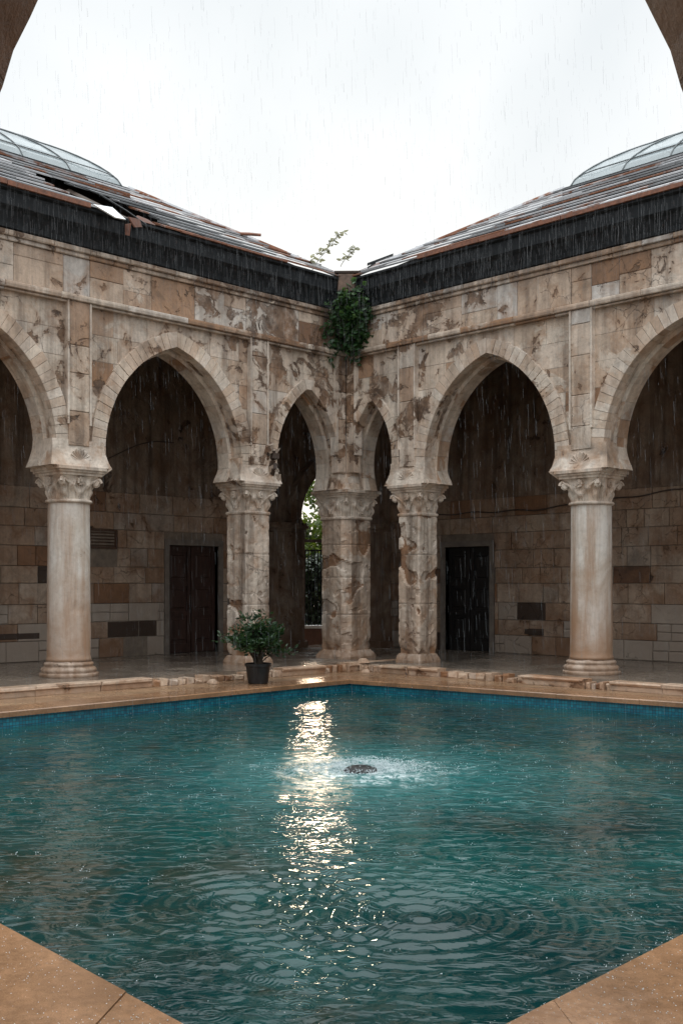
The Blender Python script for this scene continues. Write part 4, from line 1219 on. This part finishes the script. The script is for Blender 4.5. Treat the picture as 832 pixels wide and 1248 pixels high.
# trees and garden beyond the archway
def tree(base, H, R, nl, label, sz=.34):
    t = thing('garden_tree', label, 'tree', base, 0, 'trees in the garden beyond the archway')
    mb = MB(); pts = [Vector((.15 * math.sin(i), .1 * math.cos(i * 1.7), H * .62 * i / 6)) for i in range(7)]
    mb.tube(pts, [.2 * (1 - .1 * i) for i in range(7)], 7); limbs = []
    for k in range(9):
        a = 2 * PI * k / 9 + random.uniform(-.3, .3); b0 = pts[random.choice([2, 3, 4, 5])]
        e = b0 + Vector((math.cos(a) * R * .7, math.sin(a) * R * .7, random.uniform(.1, .35) * H)); md = b0.lerp(e, .5) + Vector((0, 0, .2))
        mb.tube([b0, md, e], [.08, .05, .02], 5); limbs.append(e); limbs.append(md)
    mb.build('trunk', M['bark'], t)
    lf = MB(); limbs.append(Vector((0, 0, H * .85)))
    cl = [l + Vector((random.gauss(0, .5), random.gauss(0, .5), random.gauss(0, .4))) for l in limbs for _ in range(3)]
    for q in range(nl):
        c = random.choice(cl); p = c + Vector((random.gauss(0, .45), random.gauss(0, .45), random.gauss(0, .38)))
        if p.z > H: continue
        lf.leaf(p, Vector((random.uniform(-1, 1), random.uniform(-1, 1), random.uniform(-1, .5))), sz * random.uniform(.6, 1.2), sz * .6, (random.random(), 0, 0))
    lf.build('crown', M['tree'], t)
for (px, D, H, R) in ((-1.8, 56, 7.2, 2.6), (-4.8, 60, 7.4, 2.8), (1.6, 62, 7.0, 2.6)):
    tree(G(px, D, -.16), H, R, 5200, {-1.8: 'yellow green garden tree framed in the archway beside the corner pier', -4.8: 'garden tree hidden mostly by the archway pier on its left', 1.6: 'garden tree hidden mostly behind the corner pier'}[px])
lw = thing('garden_wall', 'low brown garden wall with white cap, black railing on top, beyond the archway', 'wall')
mb = MB(MP); mb.box(-4.5, 1.5, 29.6, 29.85, -.16, .40); mb.build('wall', M['redwall'], lw)
mb = MB(MP); mb.box(-4.55, 1.55, 29.5, 29.95, .402, .48); mb.build('cap', M['white'], lw)
mb = MB(MP)
x = -4.4
while x < 1.4: mb.box(x, x + .03, 29.70, 29.73, .482, 2.5); x += .085
mb.box(-4.5, 1.5, 29.695, 29.735, 2.501, 2.54); mb.build('railing', M['iron'], lw)
mb = MB(MP); mb.box(-4.5, 1.5, 29.2, 29.32, 2.72, 2.80); 
mb.box(-4.5, -4.38, 29.2, 29.32, -.16, 2.719); mb.box(1.38, 1.5, 29.2, 29.32, -.16, 2.719)
tag(mb.build('pergola_beam', M['beamwood']), 'grey wooden crossbeam on posts in front of the black railing beyond the archway', 'beam')
hd = MB()
for q in range(16000):
    p = G(random.uniform(-5, 2.5), 33 + random.gauss(0, .35), random.uniform(-.1, 2.35) + random.gauss(0, .1))
    hd.leaf(p, Vector((random.uniform(-1, 1), random.uniform(-1, 1), random.uniform(-.6, .8))), .2, .12, (random.random(), 0, 0))
hg = thing('garden_hedge', 'dark clipped hedge behind the black railing beyond the archway', 'hedge')
hd.build('foliage', M['hedge'], hg)
for k in range(8):
    mb = MB(MP); mb.box(-5 + k, -4.94 + k, 33, 33.06, -.16, 1.6); mb.build('stem', M['bark'], hg)

# ------------------------------------------------------------------ fountain, splashes, rain
fo = thing('fountain_jet', 'small dark fountain nozzle with white splash in the pool', 'fountain', (FP.x, FP.y, WZ))
mb = MB(); mb.lathe([(.17, -.3), (.19, -.02), (.17, .025), (.10, .05), (.05, .055), (.045, .02)], n=28); mb.build('nozzle', M['iron'], fo, True)
def blob(mb, p, r, st=1.0):
    v = [(p[0] + r, p[1], p[2]), (p[0] - r, p[1], p[2]), (p[0], p[1] + r, p[2]), (p[0], p[1] - r, p[2]), (p[0], p[1], p[2] + r * st), (p[0], p[1], p[2] - r * st)]
    mb.add(v, [(0, 2, 4), (2, 1, 4), (1, 3, 4), (3, 0, 4), (2, 0, 5), (1, 2, 5), (3, 1, 5), (0, 3, 5)])
mb = MB()
Rv = Vector((1 / R2, 1 / R2, 0)); Fv = Vector((-1 / R2, 1 / R2, 0))
for q in range(5200):
    a = random.uniform(0, 2 * PI); r = abs(random.gauss(.24, .2)) 
    x = r * math.cos(a) * 1.3 + random.choice([0, .12, -.05]); y = r * math.sin(a) * .9 + .10
    if x * x + y * y < .03: continue
    z = max(0.0, random.gauss(.035, .035)) * math.exp(-max(0, r - .2) * 2)
    p = Rv * x + Fv * y; blob(mb, (p.x, p.y, z), random.uniform(.002, .0065), random.uniform(.7, 1.5))
mb.build('splash', M['drop'], fo, True)
# splashes of rain on the pool
mb = MB()
for q in range(2600):
    u, w = random.random(), random.random()
    p = a.lerp(b, u).lerp(d_.lerp(c_, u), w) if False else PW[0].lerp(PW[1], u).lerp(PW[3].lerp(PW[2], u), w)
    n = random.choice([1, 1, 2, 4])
    if (p.xy - FP.xy).length > 2.4 and random.random() < .6: continue
    for k in range(n):
        blob(mb, (p.x + random.gauss(0, .014), p.y + random.gauss(0, .014), WZ + .012 + random.uniform(0, .03)), random.uniform(.002, .0045), 1.3)
for q in range(4500):                       # beads standing on the near paving
    X = random.choice([-1, 1]) * random.uniform(.5, 2.6); D = random.uniform(3.9, 6.3); p = G(X, D, -.148)
    if D > 4.2 + (abs(X) - .45) * 1.12: continue
    blob(mb, (p.x, p.y, p.z), random.uniform(.0014, .0042), .6)
tag(mb.build('rain_splashes', M['drop'], None, True), kind='stuff')
mb = MB()
def streak(p, L, w, sl=.04):
    q = Vector((p.x + sl * L / R2, p.y + sl * L / R2, p.z - L))
    v = []
    for c in (p, q):
        for k in range(3):
            aa = 2 * PI * k / 3; v.append((c.x + w * math.cos(aa), c.y + w * math.sin(aa), c.z))
    mb.add(v, [(0, 1, 4, 3), (1, 2, 5, 4), (2, 0, 3, 5)])
for q in range(11000):
    D = random.uniform(10, 25); X = random.uniform(-.36, .36) * D; p = G(X, D, random.uniform(.2, 9.5))
    if p.x < .4 or p.y > -.4: continue
    streak(p, random.uniform(.04, .30) * random.random() ** .4, .00028 + .0006 * random.random() ** 2.5)
for m in (ML, MR):                          # water running off the eaves
    for q in range(1500):
        s = random.uniform(.3, 12); p = Vector(m(s, EO + .03 + abs(random.gauss(0, .08)), random.uniform(5.6, ZE))); 
        if random.random() < .6: p.z = random.uniform(7.3, ZE)
        streak(p, random.uniform(.05, .34), .0004 + .0006 * random.random() ** 2, 0.0)
tag(mb.build('rain', M['rain']), kind='stuff')

# ------------------------------------------------------------------ camera, light, world
cam = bpy.data.cameras.new('camera'); co = bpy.data.objects.new('camera', cam); COL.objects.link(co)
co.location = (CAMX, CAMY, CAMZ); co.rotation_euler = (PI / 2, 0, math.radians(45))
cam.sensor_fit = 'VERTICAL'; cam.sensor_height = 36; cam.lens = 38.37; cam.shift_y = 88 / 1248; cam.clip_end = 600; cam.clip_start = .05
S.camera = co
EL_ = math.radians(12)
sd = Vector((-.7289, .6853, math.tan(EL_))).normalized()
sun = bpy.data.lights.new('sun', 'SUN'); so = bpy.data.objects.new('sun', sun); COL.objects.link(so)
sun.energy = .24; sun.angle = math.radians(2.2); sun.color = (1, .73, .50)
so.rotation_euler = sd.to_track_quat('Z', 'Y').to_euler()
W = bpy.data.worlds.new('World'); S.world = W; W.use_nodes = True
n = W.node_tree.nodes; l = W.node_tree.links; bg = n['Background']
sky = n.new('ShaderNodeTexSky'); sky.sky_type = 'NISHITA'; sky.sun_disc = False; sky.sun_elevation = EL_; sky.sun_rotation = math.atan2(sd.x, sd.y)
tc = n.new('ShaderNodeTexCoord'); sp = n.new('ShaderNodeSeparateXYZ'); l.new(tc.outputs['Generated'], sp.inputs[0])
ns = n.new('ShaderNodeTexNoise'); ns.inputs['Scale'].default_value = 1.6; ns.inputs['Detail'].default_value = 4; ns.inputs['Distortion'].default_value = .4
l.new(tc.outputs['Generated'], ns.inputs['Vector'])
cr = n.new('ShaderNodeValToRGB'); l.new(ns.outputs[0], cr.inputs[0])
cr.color_ramp.elements[0].position = .38; cr.color_ramp.elements[0].color = (.76, .805, .83, 1)
cr.color_ramp.elements[1].position = .62; cr.color_ramp.elements[1].color = (.97, .99, 1.0, 1)
gr = n.new('ShaderNodeValToRGB'); l.new(sp.outputs[2], gr.inputs[0]); e = gr.color_ramp.elements
e[0].position = .0; e[0].color = (.215, .215, .215, 1); e[1].position = 1.0; e[1].color = (1, 1, 1, 1)
e2 = gr.color_ramp.elements.new(.5); e2.color = (.232, .232, .232, 1)
gm = n.new('ShaderNodeMath'); gm.operation = 'MULTIPLY'; gm.inputs[1].default_value = 4.3; l.new(gr.outputs[0], gm.inputs[0])
# glow where the sun sits behind the cloud
dt = n.new('ShaderNodeVectorMath'); dt.operation = 'DOT_PRODUCT'; l.new(tc.outputs['Generated'], dt.inputs[0]); 
gd = Vector((sd.x, sd.y, math.tan(math.radians(20)))).normalized(); dt.inputs[1].default_value = tuple(gd)
mr = n.new('ShaderNodeMapRange'); l.new(dt.outputs['Value'], mr.inputs[0]); mr.inputs[1].default_value = .90; mr.inputs[2].default_value = 1.0; mr.inputs[3].default_value = 0; mr.inputs[4].default_value = .10
ad = n.new('ShaderNodeMath'); ad.operation = 'ADD'; l.new(gm.outputs[0], ad.inputs[0]); l.new(mr.outputs[0], ad.inputs[1])
vm = n.new('ShaderNodeVectorMath'); vm.operation = 'SCALE'; l.new(cr.outputs[0], vm.inputs[0]); l.new(ad.outputs[0], vm.inputs['Scale'])
sk = n.new('ShaderNodeVectorMath'); sk.operation = 'SCALE'; l.new(sky.outputs[0], sk.inputs[0]); sk.inputs['Scale'].default_value = .006
fa = n.new('ShaderNodeVectorMath'); fa.operation = 'ADD'; l.new(vm.outputs[0], fa.inputs[0]); l.new(sk.outputs[0], fa.inputs[1])
l.new(fa.outputs[0], bg.inputs[0]); bg.inputs[1].default_value = 1.0
S.view_settings.view_transform = 'Standard'; S.view_settings.look = 'None'; S.view_settings.exposure = 0; S.view_settings.gamma = 1
S.render.engine = 'CYCLES'
